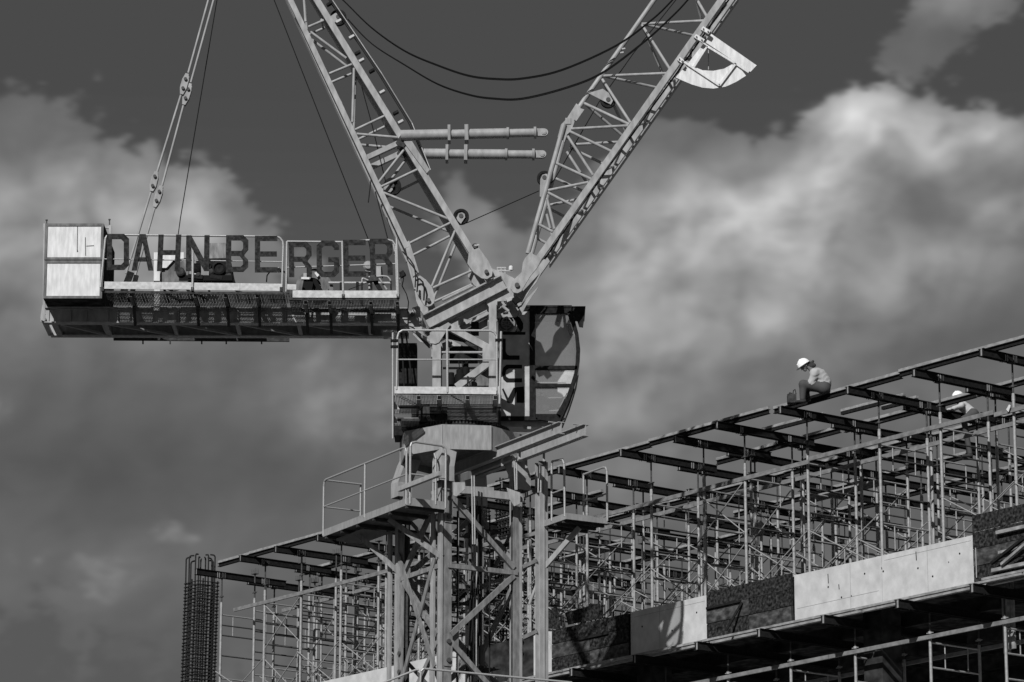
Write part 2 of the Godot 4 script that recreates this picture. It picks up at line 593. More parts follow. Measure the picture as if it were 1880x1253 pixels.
func build_mast(t: Node3D) -> void:
	var g := part_group("mast", Vector3(MC.x, 0, MC.z), t)
	var top := on(815, 868, 0.6).y
	var corners := [MC + (-MP + MQ) * MH, MC + (MP + MQ) * MH, MC + (MP - MQ) * MH, MC + (-MP - MQ) * MH]
	for i in 4:
		var c: Vector3 = corners[i]
		var inw := (MC - c).normalized()
		# each leg: two angle plates and a box at the corner
		var b := Mb.new()
		var e1: Vector3 = (corners[(i + 1) % 4] - c).normalized()
		var e2: Vector3 = (corners[(i + 3) % 4] - c).normalized()
		for e in [[e1, e2], [e2, e1]]:
			var a: Vector3 = c + e[0] * 0.115
			b.beam(a, a + Vector3(0, top, 0), 0.028, 0.20, e[0])
		obj("leg", b, M.paint_mast, g)
		obj_beam("leg_core", c + inw * 0.16, c + inw * 0.16 + Vector3(0, top - 0.1, 0), 0.13, 0.13, M.girder, g, inw)
		# guide strips up the left side of each leg
		for w in [0.03, 0.36]:
			var gs2 := Mb.new()
			var gp: Vector3 = c - MP * 0.035 - MQ * w
			gs2.beam(gp, gp + Vector3(0, top - 0.35, 0), 0.13, 0.05, MP)
			obj("guide_strip", gs2, M.paint, g)
		for k in 3:
			var y := on(815, 1185, 0.6).y - 3.1 * (k - 1) - 0.12
			var pl := Mb.new()
			pl.beam(c + e1 * 0.13 - e2 * 0.02 + Vector3(0, y - 0.33, 0), c + e1 * 0.13 - e2 * 0.02 + Vector3(0, y + 0.33, 0), 0.03, 0.2, e1)
			obj("joint_plate", pl, M.paint_mast, g)
			var pn := Mb.new()
			for yy in [-0.2, 0.2]:
				pn.tube(c + e1 * 0.13 - e2 * 0.02 + Vector3(0, y + yy, 0), c + e1 * 0.13 - e2 * 0.075 + Vector3(0, y + yy, 0), 0.05, 12)
			obj("joint_pin", pn, M.pin, g)
	# lattice of the four faces: one zigzag and a horizontal at every other node
	var half := 1.58
	var y0 := on(815, 905, 0.6).y
	for i in 4:
		var a0: Vector3 = corners[i]
		var b0: Vector3 = corners[(i + 1) % 4]
		var e := (b0 - a0).normalized()
		var y := y0
		var flip := i % 2 == 0
		for k in 11:
			if y < 2.0:
				break
			var a := (a0 + e * 0.2) if flip else (b0 - e * 0.2)
			var b := (b0 - e * 0.2) if flip else (a0 + e * 0.2)
			var s := Mb.new()
			var up := Vector3.UP
			s.beam(a + Vector3(0, y - 0.06, 0), b + Vector3(0, y - half + 0.1, 0), 0.08, 0.11, up)
			obj("brace", s, M.paint_mast, g)
			var off := e.cross(Vector3.UP) * 0.14
			if i in [1, 2]:
				obj_beam("counter_brace", b + off + Vector3(0, y - 0.1, 0), a + off + Vector3(0, y - half + 0.1, 0), 0.05, 0.07, M.paint_dark if k % 2 == 0 else M.girder, g)
			if i in [1, 2]:
				obj_beam("strut", a0 + off + e * 0.15 + Vector3(0, y - half * 0.5, 0), b0 + off - e * 0.15 + Vector3(0, y - half * 0.5, 0), 0.05, 0.05, M.girder, g)
			if k % 2 == 0:
				obj_beam("strut", a0 + e * 0.12 + Vector3(0, y - half, 0), b0 - e * 0.12 + Vector3(0, y - half, 0), 0.09, 0.10, M.paint_mast, g)
				for q in [[b, -1.0], [a, 1.0]]:
					pass
			# gusset plate at the node
			var gs := Mb.new()
			var at_b := b + Vector3(0, y - half, 0)
			var dir := -e if flip else e
			var nrm := e.cross(Vector3.UP)
			gs.plate([at_b - dir * 0.2 + Vector3(0, 0.34, 0) - nrm * 0.05, at_b + dir * 0.22 + Vector3(0, 0.2, 0) - nrm * 0.05, at_b + dir * 0.22 + Vector3(0, -0.2, 0) - nrm * 0.05, at_b - dir * 0.2 + Vector3(0, -0.34, 0) - nrm * 0.05], nrm * 0.016)
			obj("gusset", gs, M.paint_mast, g)
			y -= half
			flip = not flip
		# crossed bracing that shows on the left face
	var lf := Mb.new()
	for p in [[730, 1018, 798, 1225], [798, 1025, 737, 1253]]:
		var c0: Vector3 = corners[3]
		var nn := -MP
		var a := hit(p[0], p[1], c0 + nn * 0.06, nn)
		var b := hit(p[2], p[3], c0 + nn * 0.06, nn)
		obj_beam("brace", a, b, 0.12, 0.03, M.paint_mast, g, nn)
	# risers, hoses and a cable tray inside the mast
	for p in [[-0.5, 0.35, 0.03], [-0.35, 0.5, 0.018], [0.3, 0.2, 0.022], [0.55, -0.35, 0.03], [-0.62, -0.2, 0.02], [0.1, 0.62, 0.014], [0.45, 0.5, 0.016]]:
		var rp: Vector3 = MC + MP * p[0] + MQ * p[1]
		bar("riser_pipe", rp, rp + Vector3(0, top - 0.7, 0), p[2], M.scaf if p[2] > 0.019 else M.rubber, g)
	for k in 5:
		var hy := top - 1.0 - k * 1.5
		obj_beam("landing", MC + MP * 0.55 - MQ * 0.6 + Vector3(0, hy, 0), MC + MP * 0.55 + MQ * 0.35 + Vector3(0, hy, 0), 0.55, 0.03, M.girder, g)
		obj_beam("inner_strut", MC - MP * 0.8 + MQ * 0.1 + Vector3(0, hy + 0.2, 0), MC + MP * 0.1 - MQ * 0.8 + Vector3(0, hy - 0.6, 0), 0.06, 0.06, M.girder, g)
	var hc := Mb.new()
	for k in 3:
		var pts := []
		for j in 9:
			pts.append(MC + MP * (-0.1 + 0.12 * k + 0.1 * sin(j * 1.3 + k)) + MQ * (0.55 + 0.06 * cos(j * 1.9 + k * 2.0)) + Vector3(0, top - 0.6 - j * 1.2, 0))
		hc.path(pts, 0.016, 6)
	obj("cable_bundle", hc, M.rubber, g)
	# ladder in the mast
	var ld := Mb.new()
	for s in [-0.2, 0.2]:
		ld.tube(MC + MP * s - MQ * 0.45, MC + MP * s - MQ * 0.45 + Vector3(0, top - 0.2, 0), 0.022, 6)
	for k in 40:
		var y := top - 0.4 - k * 0.3
		ld.tube(MC - MP * 0.2 - MQ * 0.45 + Vector3(0, y, 0), MC + MP * 0.2 - MQ * 0.45 + Vector3(0, y, 0), 0.013, 5)
	obj("ladder", ld, M.galv, g)


func obj_beam(called: String, a: Vector3, b: Vector3, w: float, h: float, m: Material, parent: Node, up := Vector3.UP) -> MeshInstance3D:
	return box(called, a, b, w, h, m, parent, up)


# where the sight line through a pixel meets a plane
func hit(px: float, py: float, o: Vector3, nrm: Vector3) -> Vector3:
	var r := ray(px, py)
	return EYE + r * ((o - EYE).dot(nrm) / r.dot(nrm))


func build_collar(t: Node3D) -> void:
	var y1 := on(850, 782, 0.5).y
	var y0 := on(850, 827, 0.5).y
	var g := part_group("slew_collar", Vector3(MC.x, y0, MC.z), t)
	var ring := []
	var r := 1.38
	for k in 8:
		var a := deg_to_rad(29.0 + 45.0 * k)
		ring.append(Vector3(sin(a), 0, cos(a)) * r)
	for k in 8:
		var b := Mb.new()
		var p: Vector3 = MC + ring[k]
		var q: Vector3 = MC + ring[(k + 1) % 8]
		var nin: Vector3 = -(ring[k] + ring[(k + 1) % 8]).normalized() * 0.03
		b.quad(p + Vector3(0, y0, 0), q + Vector3(0, y0, 0), q + Vector3(0, y1, 0), p + Vector3(0, y1, 0))
		b.quad(p + nin + Vector3(0, y1, 0), q + nin + Vector3(0, y1, 0), q + nin + Vector3(0, y0, 0), p + nin + Vector3(0, y0, 0))
		b.quad(p + Vector3(0, y1, 0), q + Vector3(0, y1, 0), q + nin + Vector3(0, y1, 0), p + nin + Vector3(0, y1, 0))
		b.quad(p + nin + Vector3(0, y0, 0), q + nin + Vector3(0, y0, 0), q + Vector3(0, y0, 0), p + Vector3(0, y0, 0))
		# pressed weld bead along the joint
		b.tube(p * 1.0 + Vector3(0, y0 + 0.01, 0), p * 1.0 + Vector3(0, y1 - 0.01, 0), 0.016, 6)
		obj("collar_plate", b, M.paint_worn, g)
	var fl := Mb.new()
	fl.lathe(MC, Vector3.UP, [Vector2(0.0, y1), Vector2(1.2, y1), Vector2(1.2, y1 + 0.03), Vector2(0.0, y1 + 0.03)], 32)
	fl.lathe(MC, Vector3.UP, [Vector2(0.0, y0 + 0.1), Vector2(1.15, y0 + 0.1), Vector2(1.15, y0 + 0.13), Vector2(0.0, y0 + 0.13)], 32)
	obj("collar_deck", fl, M.paint_dark, g)
	# tapering corner boxes that carry the collar on the four legs
	for d in [-MP + MQ, MP + MQ, MP - MQ, -MP - MQ]:
		var o: Vector3 = d.normalized()
		var b := Mb.new()
		var rows := [[0.98, y1 + 0.01, 0.13], [1.18, y0 + 0.02, 0.18], [1.34, y0 - 0.40, 0.17], [1.34, y0 - 0.72, 0.17]]
		for i in rows.size() - 1:
			var p: Array = rows[i]
			var q: Array = rows[i + 1]
			var cp: Vector3 = MC + o * p[0] + Vector3(0, p[1], 0)
			var cq: Vector3 = MC + o * q[0] + Vector3(0, q[1], 0)
			var ring4 := [[-1, -1], [1, -1], [1, 1], [-1, 1]]
			for k in 4:
				var g0: Array = ring4[k]
				var g1: Array = ring4[(k + 1) % 4]
				b.quad(cq + (MP * g1[0] + MQ * g1[1]) * q[2], cq + (MP * g0[0] + MQ * g0[1]) * q[2], cp + (MP * g0[0] + MQ * g0[1]) * p[2], cp + (MP * g1[0] + MQ * g1[1]) * p[2])
		obj("corner_box", b, M.paint, g)
	# slewing ring with its teeth
	var sr := Mb.new()
	sr.lathe(MC, Vector3.UP, [Vector2(1.0, y1 + 0.03), Vector2(1.13, y1 + 0.03), Vector2(1.13, y1 + 0.07), Vector2(1.06, y1 + 0.07), Vector2(1.06, y1 + 0.16), Vector2(0.0, y1 + 0.16)], 48)
	obj("slew_ring", sr, M.dark, g)
	var te := Mb.new()
	for k in 90:
		var a := TAU * k / 90.0
		var o := Vector3(sin(a), 0, cos(a))
		te.beam(MC + o * 1.062 + Vector3(0, y1 + 0.075, 0), MC + o * 1.062 + Vector3(0, y1 + 0.155, 0), 0.035, 0.05, o)
	tag(obj("ring_teeth", te, M.girder, g), "", "", "", "stuff")


func build_slewing_frame(t: Node3D) -> void:
	var g := part_group("slewing_frame", on(850, 720, -0.7), t)
	for far in [0.0, -1.4]:
		var off := Vector3(0, 0, far)
		var bk := Vector3(0, 0, -0.03)
		# inclined girder between the feet of A-frame and jib
		var a := on(783, 592, -0.12) + off
		var b := on(925, 519.5, -0.12) + off
		var s := Mb.new()
		s.isec(a, b, 0.26, 0.34, 0.03, 0.03)
		obj("inclined_girder", s, M.paint, g)
		# head plate that takes the two pins
		var o := outline([903, 493, 926, 502, 944, 511, 952, 531, 948, 541, 936, 544, 930, 527, 919, 505, 889, 515], -0.14)
		for i in o.size():
			o[i] += off
		slab("head_plate", o, bk, M.paint, g)
		var o2 := outline([893, 556, 893, 544, 944, 531, 957, 541, 948, 552, 913, 553.5, 912, 575, 908, 577, 903, 573], -0.1)
		for i in o2.size():
			o2[i] += off
		slab("gusset", o2, bk, M.paint, g)
		var o3 := outline([757, 565, 771, 561, 772, 577, 784, 603, 768, 598, 755, 585], -0.13)
		for i in o3.size():
			o3[i] += off
		slab("foot_plate", o3, bk, M.paint, g)
		# posts
		box("post", on(904.5, 560, -0.13) + off, on(904.5, 716, -0.13) + off, 0.165, 0.15, M.paint, g)
		box("post", on(801.5, 603, -0.13) + off, on(801.5, 716, -0.13) + off, 0.185, 0.15, M.paint, g)
		var o4 := outline([789, 611, 823, 592, 827, 596, 806, 629, 799, 632, 789, 630], -0.03)
		for i in o4.size():
			o4[i] += off
		slab("gusset", o4, bk, M.paint, g)
		# diagonals
		box("brace", on(821, 600, -0.16) + off, on(897, 640, -0.16) + off, 0.14, 0.15, M.paint, g)
		box("brace", on(838, 712, -0.16) + off, on(897, 667, -0.16) + off, 0.14, 0.15, M.paint, g)
		var o5 := outline([886, 632, 899, 634, 899, 664, 886, 664], -0.06)
		for i in o5.size():
			o5[i] += off
		slab("node_plate", o5, bk, M.paint, g)
		bar("strut", on(811, 647.5, -0.1) + off, on(887, 647.5, -0.1) + off, 0.028, M.paint, g)
		var o6 := outline([840, 583, 894, 554, 894, 571, 862, 587], -0.2)
		for i in o6.size():
			o6[i] += off
		slab("web_plate", o6, bk, M.paint, g)
	# what ties the two sides together
	for p in [[904.5, 566], [801.5, 612], [904.5, 706], [801.5, 706], [845, 565], [925, 512]]:
		box("cross_beam", on(p[0], p[1], -0.2), on(p[0], p[1], -0.2) + Vector3(0, 0, -1.25), 0.12, 0.14, M.paint_worn, g)
	# cabinets and the slewing motor between the posts
	box("switch_cabinet", on(749, 635, -0.5), on(749, 709, -0.5), 0.40, 0.45, M.dark, g)
	box("switch_cabinet", on(851, 640, -0.75), on(851, 664, -0.75), 0.62, 0.4, M.dark, g)
	box("switch_cabinet", on(872, 594, -0.75), on(872, 614, -0.75), 0.17, 0.3, M.dark, g)
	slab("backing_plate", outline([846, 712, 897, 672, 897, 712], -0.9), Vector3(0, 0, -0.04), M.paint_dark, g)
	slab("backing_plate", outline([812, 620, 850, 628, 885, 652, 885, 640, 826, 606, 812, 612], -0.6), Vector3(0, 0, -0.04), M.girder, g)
	for p in [[845, 690, 13, 0.13], [828, 699, 9, 0.1], [855, 683, 8, 0.09]]:
		var m := Mb.new()
		var o := on(p[0], p[1] + p[2], -0.45)
		m.lathe(o, Vector3.UP, [Vector2(0, 0), Vector2(p[3], 0), Vector2(p[3], 0.16), Vector2(p[3] * 0.7, 0.2), Vector2(p[3] * 0.7, 0.28), Vector2(0, 0.28)], 14)
		obj("slew_motor", m, M.black, g)
	for p in [[842, 664, 846, 690], [848, 664, 850, 684], [855, 664, 862, 684], [859, 664, 853, 676]]:
		bar("hose", on(p[0], p[1], -0.5), on(p[2], p[3], -0.5), 0.012, M.rubber, g, 6)
	for p in [[745, 612, 758, 712], [737, 612, 742, 712]]:
		bar("hose", on(p[0], p[1], -0.05), on(p[2], p[3], -0.05), 0.02, M.rubber, g, 6)
	# the machine bed over the slewing ring, with its perforated skirt
	box("bed", on(760, 735, -0.85), on(914, 735, -0.85), 1.6, 0.12, M.paint_dark, g)
	box("bed_beam", on(822, 747, 0.08), on(910, 747, 0.08), 0.06, 0.07, M.paint, g)
	var bd := Mb.new()
	bd.beam(on(790, 762, -0.85), on(920, 762, -0.85), 1.5, 0.30)
	obj("bed_box", bd, M.girder, g)
	mesh_sheet("perforated_skirt", on(822, 750, 0.06), on(914, 750, 0.06), on(822, 775, 0.02) - on(822, 750, 0.06), M.paint, g, 0.026)
	box("beacon_frame", on(912, 492, -0.5), on(929, 492, -0.5), 0.03, 0.03, M.galv, g)
	box("beacon_frame", on(912, 497, -0.5), on(929, 497, -0.5), 0.03, 0.03, M.galv, g)
	for x in [913, 920, 927]:
		box("beacon_frame", on(x, 492, -0.5), on(x, 503, -0.5), 0.02, 0.02, M.galv, g)
	var lamp := Mb.new()
	lamp.lathe(on(938, 496.5, -0.5), Vector3.UP, [Vector2(0, 0), Vector2(0.05, 0), Vector2(0.05, 0.07), Vector2(0.03, 0.1), Vector2(0, 0.1)], 12)
	obj("beacon", lamp, M.white, g)
	box("beacon_frame", on(925, 498, -0.5), on(941, 498, -0.5), 0.04, 0.025, M.galv, g)
	# bits below the jib foot
	box("limit_switch", on(930, 553, 0.05), on(941, 548, 0.05), 0.1, 0.08, M.galv, g)
	box("limit_switch", on(944, 547, 0.05), on(951, 556, 0.05), 0.12, 0.14, M.black, g)
	bar("bracket_arm", on(922, 562, 0.06), on(934, 572, 0.06), 0.035, M.paint, g)


# a sheet with holes: many thin straps crossing, one joined piece that nobody could count
func mesh_sheet(called: String, a: Vector3, b: Vector3, down: Vector3, m: Material, parent: Node, pitch: float) -> void:
	var s := Mb.new()
	var along := b - a
	var nrm := along.cross(down).normalized()
	var kx := int(along.length() / pitch)
	var ky := int(down.length() / pitch)
	for i in kx + 1:
		var p := a + along * (float(i) / kx)
		s.beam(p, p + down, pitch * 0.42, 0.008, nrm)
	for j in ky + 1:
		var p := a + down * (float(j) / ky)
		s.beam(p + nrm * 0.0085, p + along + nrm * 0.0085, pitch * 0.42, 0.008, nrm)
	tag(obj(called, s, m, parent), "", "", "", "stuff")


# open grating to stand on: bearing bars across and a few rods along
func grating(called: String, a: Vector3, b: Vector3, depth: Vector3, m: Material, parent: Node, pitch := 0.033) -> void:
	var s := Mb.new()
	var along := b - a
	var k := int(along.length() / pitch)
	for i in k + 1:
		var p := a + along * (float(i) / k)
		s.beam(p, p + depth, 0.008, 0.035)
	var kd := int(depth.length() / 0.11)
	for j in kd + 1:
		var p := a + depth * (float(j) / kd) + Vector3(0, 0.0, 0)
		s.beam(p + Vector3(0, 0.024, 0), p + along + Vector3(0, 0.024, 0), 0.012, 0.012)
	tag(obj(called, s, m, parent), "", "", "", "stuff")


func rail_frame(parent: Node, name_post: String, p: Array, r: float, dz: float, m: Material) -> void:
	# a bent tube through pixel pairs
	var s := Mb.new()
	var pts := outline(p, dz)
	s.path(pts, r, 8)
	obj(name_post, s, m, parent)


func build_balcony(t: Node3D) -> void:
	var dz := 1.0
	var g := part_group("front_balcony", on(820, 720, dz), t)
	rail_frame(g, "top_rail", [728, 716, 729.5, 620, 732, 611, 739, 606.6, 900, 607.4, 907, 610, 912, 617, 912.5, 718], 0.024, dz, M.galv)
	bar("mid_rail", on(730, 660.5, dz), on(912, 660.5, dz), 0.016, M.galv, g)
	bar("rail_post", on(820.7, 604, dz), on(821.5, 721, dz), 0.026, M.galv, g)
	bar("rail_post", on(721, 611, dz), on(721, 806, dz), 0.022, M.galv, g)
	bar("rail_post", on(920, 609, dz), on(917, 742, dz), 0.026, M.galv, g)
	for p in [[724, 626], [724, 637], [916, 625]]:
		box("rail_clamp", on(p[0] - 7, p[1], dz), on(p[0] + 7, p[1], dz), 0.08, 0.05, M.black, g)
	box("toe_board", on(724, 716.5, dz), on(821, 717, dz + 0.004), 0.012, 0.155, M.toe, g)
	box("toe_board", on(822, 717, dz), on(911, 718, dz + 0.004), 0.012, 0.155, M.toe, g)
	grating("deck_grating", on(724, 725, dz - 0.02), on(913, 725, dz - 0.02), Vector3(0, 0, -1.0), M.paint_worn, g)
	for x in [768, 806, 858, 909]:
		var c := Mb.new()
		var a := on(x, 729, dz)
		c.beam(a + Vector3(0, 0.03, 0), a + Vector3(0, 0.03, -1.0), 0.08, 0.008)
		c.beam(a + Vector3(0, -0.06, 0), a + Vector3(0, -0.06, -1.0), 0.08, 0.008)
		c.beam(a + Vector3(-0.036, -0.015, 0), a + Vector3(-0.036, -0.015, -1.0), 0.008, 0.082)
		obj("bracket_channel", c, M.paint_worn, g)
	for x in [806, 908]:
		box("hanger", on(x, 734, 0.35), on(x, 757, 0.35), 0.09, 0.06, M.girder, g)
	# the lower landings and cupboards to the left
	for y in [747.0, 770.0]:
		grating("landing_grating", on(723, y, 0.6), on(768, y, 0.6), Vector3(0, 0, -0.65), M.paint_worn, g, 0.032)
		box("landing_edge", on(722, y + 1.5, 0.62), on(770, y + 1.5, 0.62), 0.03, 0.05, M.girder, g)
	box("landing_edge", on(722, 727, 0.9), on(722, 803, 0.9), 0.04, 0.04, M.girder, g)
	box("cupboard", on(757, 780, -0.75), on(757, 806, -0.75), 0.78, 0.7, M.dark, g)
	box("cupboard", on(777, 752, -0.5), on(777, 780, -0.5), 0.5, 0.5, M.girder, g)
	for p in [[722, 735, 734, 752], [722, 760, 731, 776]]:
		slab("side_plate", outline([p[0], p[1], p[2], p[3], p[0], p[3]], 0.82), Vector3(0, 0, -0.02), M.paint, g)
	bar("rail_post", on(739, 610, -1.2), on(739, 720, -1.2), 0.022, M.galv, g)


func build_cab(t: Node3D) -> void:
	var zf := -1.6
	var dep := Vector3(0, 0, -1.25)
	var g := part_group("operator_cab", on(985, 770, zf - 0.6), t)
	# near side: a frame of panels round the window openings
	slab("side_panel", outline([914, 571, 972, 571, 972, 764.5, 916, 764.5], zf), Vector3(0, 0, -0.05), M.cab, g)
	var f := Mb.new()
	f.plate(outline([912, 564.8, 1049, 564.8, 1049, 570.8, 912, 570.8], zf + 0.02), Vector3(0, 0, -0.08))
	f.plate(outline([972.3, 571, 982.3, 571, 982.3, 764.5, 972.3, 764.5], zf + 0.02), Vector3(0, 0, -0.08))
	f.plate(outline([982.5, 571, 1049, 571, 1049, 575.2, 982.5, 575.2], zf + 0.02), Vector3(0, 0, -0.08))
	f.plate(outline([982.5, 671.8, 1060, 671.8, 1060, 678.8, 982.5, 678.8], zf + 0.02), Vector3(0, 0, -0.08))
	f.plate(outline([982.5, 705, 1050, 705, 1050, 710.7, 982.5, 710.7], zf + 0.02), Vector3(0, 0, -0.08))
	f.plate(outline([916, 764.8, 982, 764.8, 990, 772, 916, 772], zf + 0.02), Vector3(0, 0, -0.08))
	f.plate(outline([982.5, 760.6, 1025, 760.6, 1037, 768, 1026, 776, 984, 770], zf + 0.02), Vector3(0, 0, -0.08))
	obj("side_frame", f, M.dark, g)
	# curved front edge, near and far, with the front panes between them
	var edge := [1047, 570, 1056, 590, 1062, 612, 1065.5, 642, 1064.5, 664, 1060, 690, 1055, 706, 1046, 734, 1028, 768]
	var inner := [1041, 575, 1049, 593, 1055.5, 614, 1058.5, 642, 1057.5, 662, 1054, 686, 1049, 702, 1040, 728, 1021, 761]
	for far in [Vector3.ZERO, dep + Vector3(0, 0, 0.08)]:
		var e := Mb.new()
		var oo := outline(edge, zf + 0.02)
		var ii := outline(inner, zf + 0.02)
		for i in oo.size():
			oo[i] += far
			ii[i] += far
		e.strip(oo, ii, Vector3(0, 0, -0.08))
		obj("front_post", e, M.dark, g)
	var fg := Mb.new()
	var eo := outline(edge, zf - 0.07)
	for i in eo.size() - 1:
		fg.quad(eo[i], eo[i + 1], eo[i + 1] + dep * 0.9, eo[i] + dep * 0.9)
	obj("front_window", fg, M.glass, g)
	slab("side_window", outline([982.5, 575.4, 1041, 575.4, 1050, 596, 1056, 616, 1058, 645, 1056.5, 671.6, 982.5, 671.6], zf - 0.03), Vector3(0, 0, -0.006), M.glass, g)
	slab("side_window", outline([982.5, 679, 1055, 679, 1049, 704.8, 982.5, 704.8], zf - 0.03), Vector3(0, 0, -0.006), M.glass, g)
	slab("side_window", outline([982.5, 711, 1046, 711, 1024, 760.4, 982.5, 760.4], zf - 0.03), Vector3(0, 0, -0.006), M.glass, g)
	# roof, visor, floor, back and far side
	var rf := Mb.new()
	var ra := on(912, 563, zf + 0.02)
	var rb := on(1050, 563, zf + 0.02)
	rf.beam(ra + Vector3(0, 0, -0.62), rb + Vector3(0, 0, -0.62), 1.27, 0.05)
	obj("roof", rf, M.dark, g)
	var vz := Mb.new()
	vz.plate(outline([1049.5, 565.5, 1075, 565.5, 1070.5, 601.5, 1063.5, 600.5, 1058, 584], zf - 0.02), Vector3(0, 0, -0.03))
	vz.plate([on(1050, 564, zf), on(1075, 564, zf), on(1075, 564, zf) + dep, on(1050, 564, zf) + dep], Vector3(0, 0.02, 0))
	obj("visor", vz, M.dark, g)
	box("floor", on(914, 769, zf - 0.65), on(1025, 769, zf - 0.65), 1.2, 0.05, M.dark, g)
	box("rear_wall", on(918, 667, zf - 0.65) + Vector3(0, -1.1, 0), on(918, 667, zf - 0.65) + Vector3(0, 1.15, 0), 0.05, 1.18, M.cab, g, Vector3.BACK)
	var fw := Mb.new()
	var fp := outline([914, 566, 1048, 566, 1057, 594, 1062, 640, 1057, 678, 1050, 706, 914, 706], zf)
	for i in fp.size():
		fp[i] += dep + Vector3(0, 0.02, 0)
	fw.plate(fp, Vector3(0, 0, -0.04))
	obj("far_wall", fw, M.cab_in, g)
	var fs := Mb.new()
	fs.plate(_shift(outline([914, 706, 975, 706, 975, 764, 914, 764], zf), dep + Vector3(0, 0.02, 0)), Vector3(0, 0, -0.04))
	obj("far_wall", fs, M.cab, g)
	slab("far_window", _shift(outline([975, 707, 1049, 707, 1027, 764, 975, 764], zf), dep + Vector3(0, 0.02, -0.01)), Vector3(0, 0, -0.006), M.glass, g)
	bar("hand_rail", on(983, 703, zf - 0.1), on(1039, 703, zf - 0.1), 0.014, M.galv, g)
	# seat and console
	var st := Mb.new()
	st.plate(outline([981, 726, 1003, 728, 1008, 732, 1030, 731, 1037, 728, 1037, 741, 1020, 743, 1009, 744, 1008, 750, 993, 756, 981, 754], zf - 0.4), Vector3(0, 0, -0.5))
	obj("seat", st, M.dark, g)
	var jy := Mb.new()
	jy.tube(on(993, 727, zf - 0.4), on(993, 723, zf - 0.4), 0.012, 6)
	jy.lathe(on(993, 724.5, zf - 0.4), Vector3.UP, [Vector2(0, 0), Vector2(0.03, 0.015), Vector2(0.03, 0.03), Vector2(0, 0.05)], 8)
	obj("joystick", jy, M.black, g)
	bar("wiper", on(1041, 722, zf - 0.1), on(1028, 748, zf - 0.3), 0.012, M.galv, g, 6)
	# guard bowed out below the front window
	var gd := Mb.new()
	var go := outline([1061, 690, 1058.5, 706, 1053, 728, 1044.5, 754, 1032, 786], zf + 0.03)
	gd.path(go, 0.018, 6)
	gd.path(outline([1053, 712, 1044, 738, 1030, 770, 1026, 780, 1032, 786], zf + 0.03), 0.018, 6)
	obj("window_guard", gd, M.dark, g)
	var gp := Mb.new()
	gp.strip(outline([1060, 692, 1057.5, 707, 1052, 729, 1043.5, 755, 1032, 785], zf + 0.0), outline([1056, 700, 1052, 714, 1043, 740, 1030, 770, 1027, 780], zf + 0.0), Vector3(0, 0, -0.01))
	obj("guard_sheet", gp, M.paint_dark, g)
	# rail below the cab
	box("under_beam", on(918, 782, zf - 0.4), on(1020, 783, zf - 0.4), 0.5, 0.17, M.cab, g)
	slab("under_plate", outline([961, 781, 975, 781, 975, 788, 961, 788], zf - 0.13), Vector3(0, 0, -0.01), M.paint, g)
	# fan and the dark lettering of the side panel
	var fan := Mb.new()
	var fc := on(930, 595, zf + 0.01)
	for r in [0.19, 0.125, 0.055]:
		var ro := []
		var ri := []
		for k in 25:
			var a := TAU * k / 24.0
			var d := Vector3(cos(a), sin(a), 0)
			ro.append(fc + d * r + Vector3(0, 0, 0.07))
			ri.append(fc + d * (r - 0.022) + Vector3(0, 0, 0.07))
		fan.strip(ro, ri, Vector3(0, 0, -0.02))
	for a in [0.0, PI / 2]:
		var d := Vector3(cos(a), sin(a), 0) * 0.18
		fan.beam(fc - d + Vector3(0, 0, 0.045), fc + d + Vector3(0, 0, 0.045), 0.02, 0.02, Vector3.BACK)
	for y in [-0.045, 0.045]:
		fan.beam(fc + Vector3(-0.11, y, 0.045), fc + Vector3(0.11, y, 0.045), 0.02, 0.02, Vector3.BACK)
	obj("fan_grille", fan, M.paint_mast, g)
	var fh := Mb.new()
	fh.lathe(fc - Vector3(0, 0, 0.005), Vector3.BACK, [Vector2(0.0, 0.0), Vector2(0.165, 0.0), Vector2(0.165, 0.055), Vector2(0.188, 0.055), Vector2(0.188, -0.02)], 28)
	obj("fan_housing", fh, M.paint_dark, g)
	var lz := zf + 0.006
	var lb := Vector3(0, 0, -0.003)
	var l1 := Mb.new()
	l1.strip(outline([938, 577, 947, 578.5, 955, 584, 960.5, 594, 960.5, 603, 957, 609.5], lz), outline([938, 583, 944, 586, 948, 591, 949, 597, 948, 603, 946, 609.5], lz), lb)
	l1.plate(outline([921, 609.8, 965, 609.8, 964.5, 615, 921, 615], lz), lb)
	obj("panel_letter", l1, M.mark, g)
	var l2 := Mb.new()
	l2.plate(outline([923, 622, 928.5, 622, 928.5, 646, 931, 651, 935, 653, 954, 653, 954, 661, 923, 661], lz), lb)
	obj("panel_letter", l2, M.mark, g)
	var l3 := Mb.new()
	l3.strip(outline([958.5, 670, 930, 670, 924, 675, 921.5, 686, 924, 697, 930, 702.5, 958.5, 702.5], lz), outline([958.5, 677, 934, 677, 929.5, 680, 928, 686, 929.5, 692, 934, 695, 958.5, 695], lz), lb)
	obj("panel_letter", l3, M.mark, g)
	var l4 := Mb.new()
	l4.plate(outline([943, 712, 962, 710, 963, 740, 948.5, 740, 948.5, 719, 940.5, 740, 932, 740, 921.5, 715, 924, 713, 933, 731], lz), lb)
	obj("panel_letter", l4, M.mark, g)


func _shift(p: Array, d: Vector3) -> Array:
	for i in p.size():
		p[i] += d
	return p


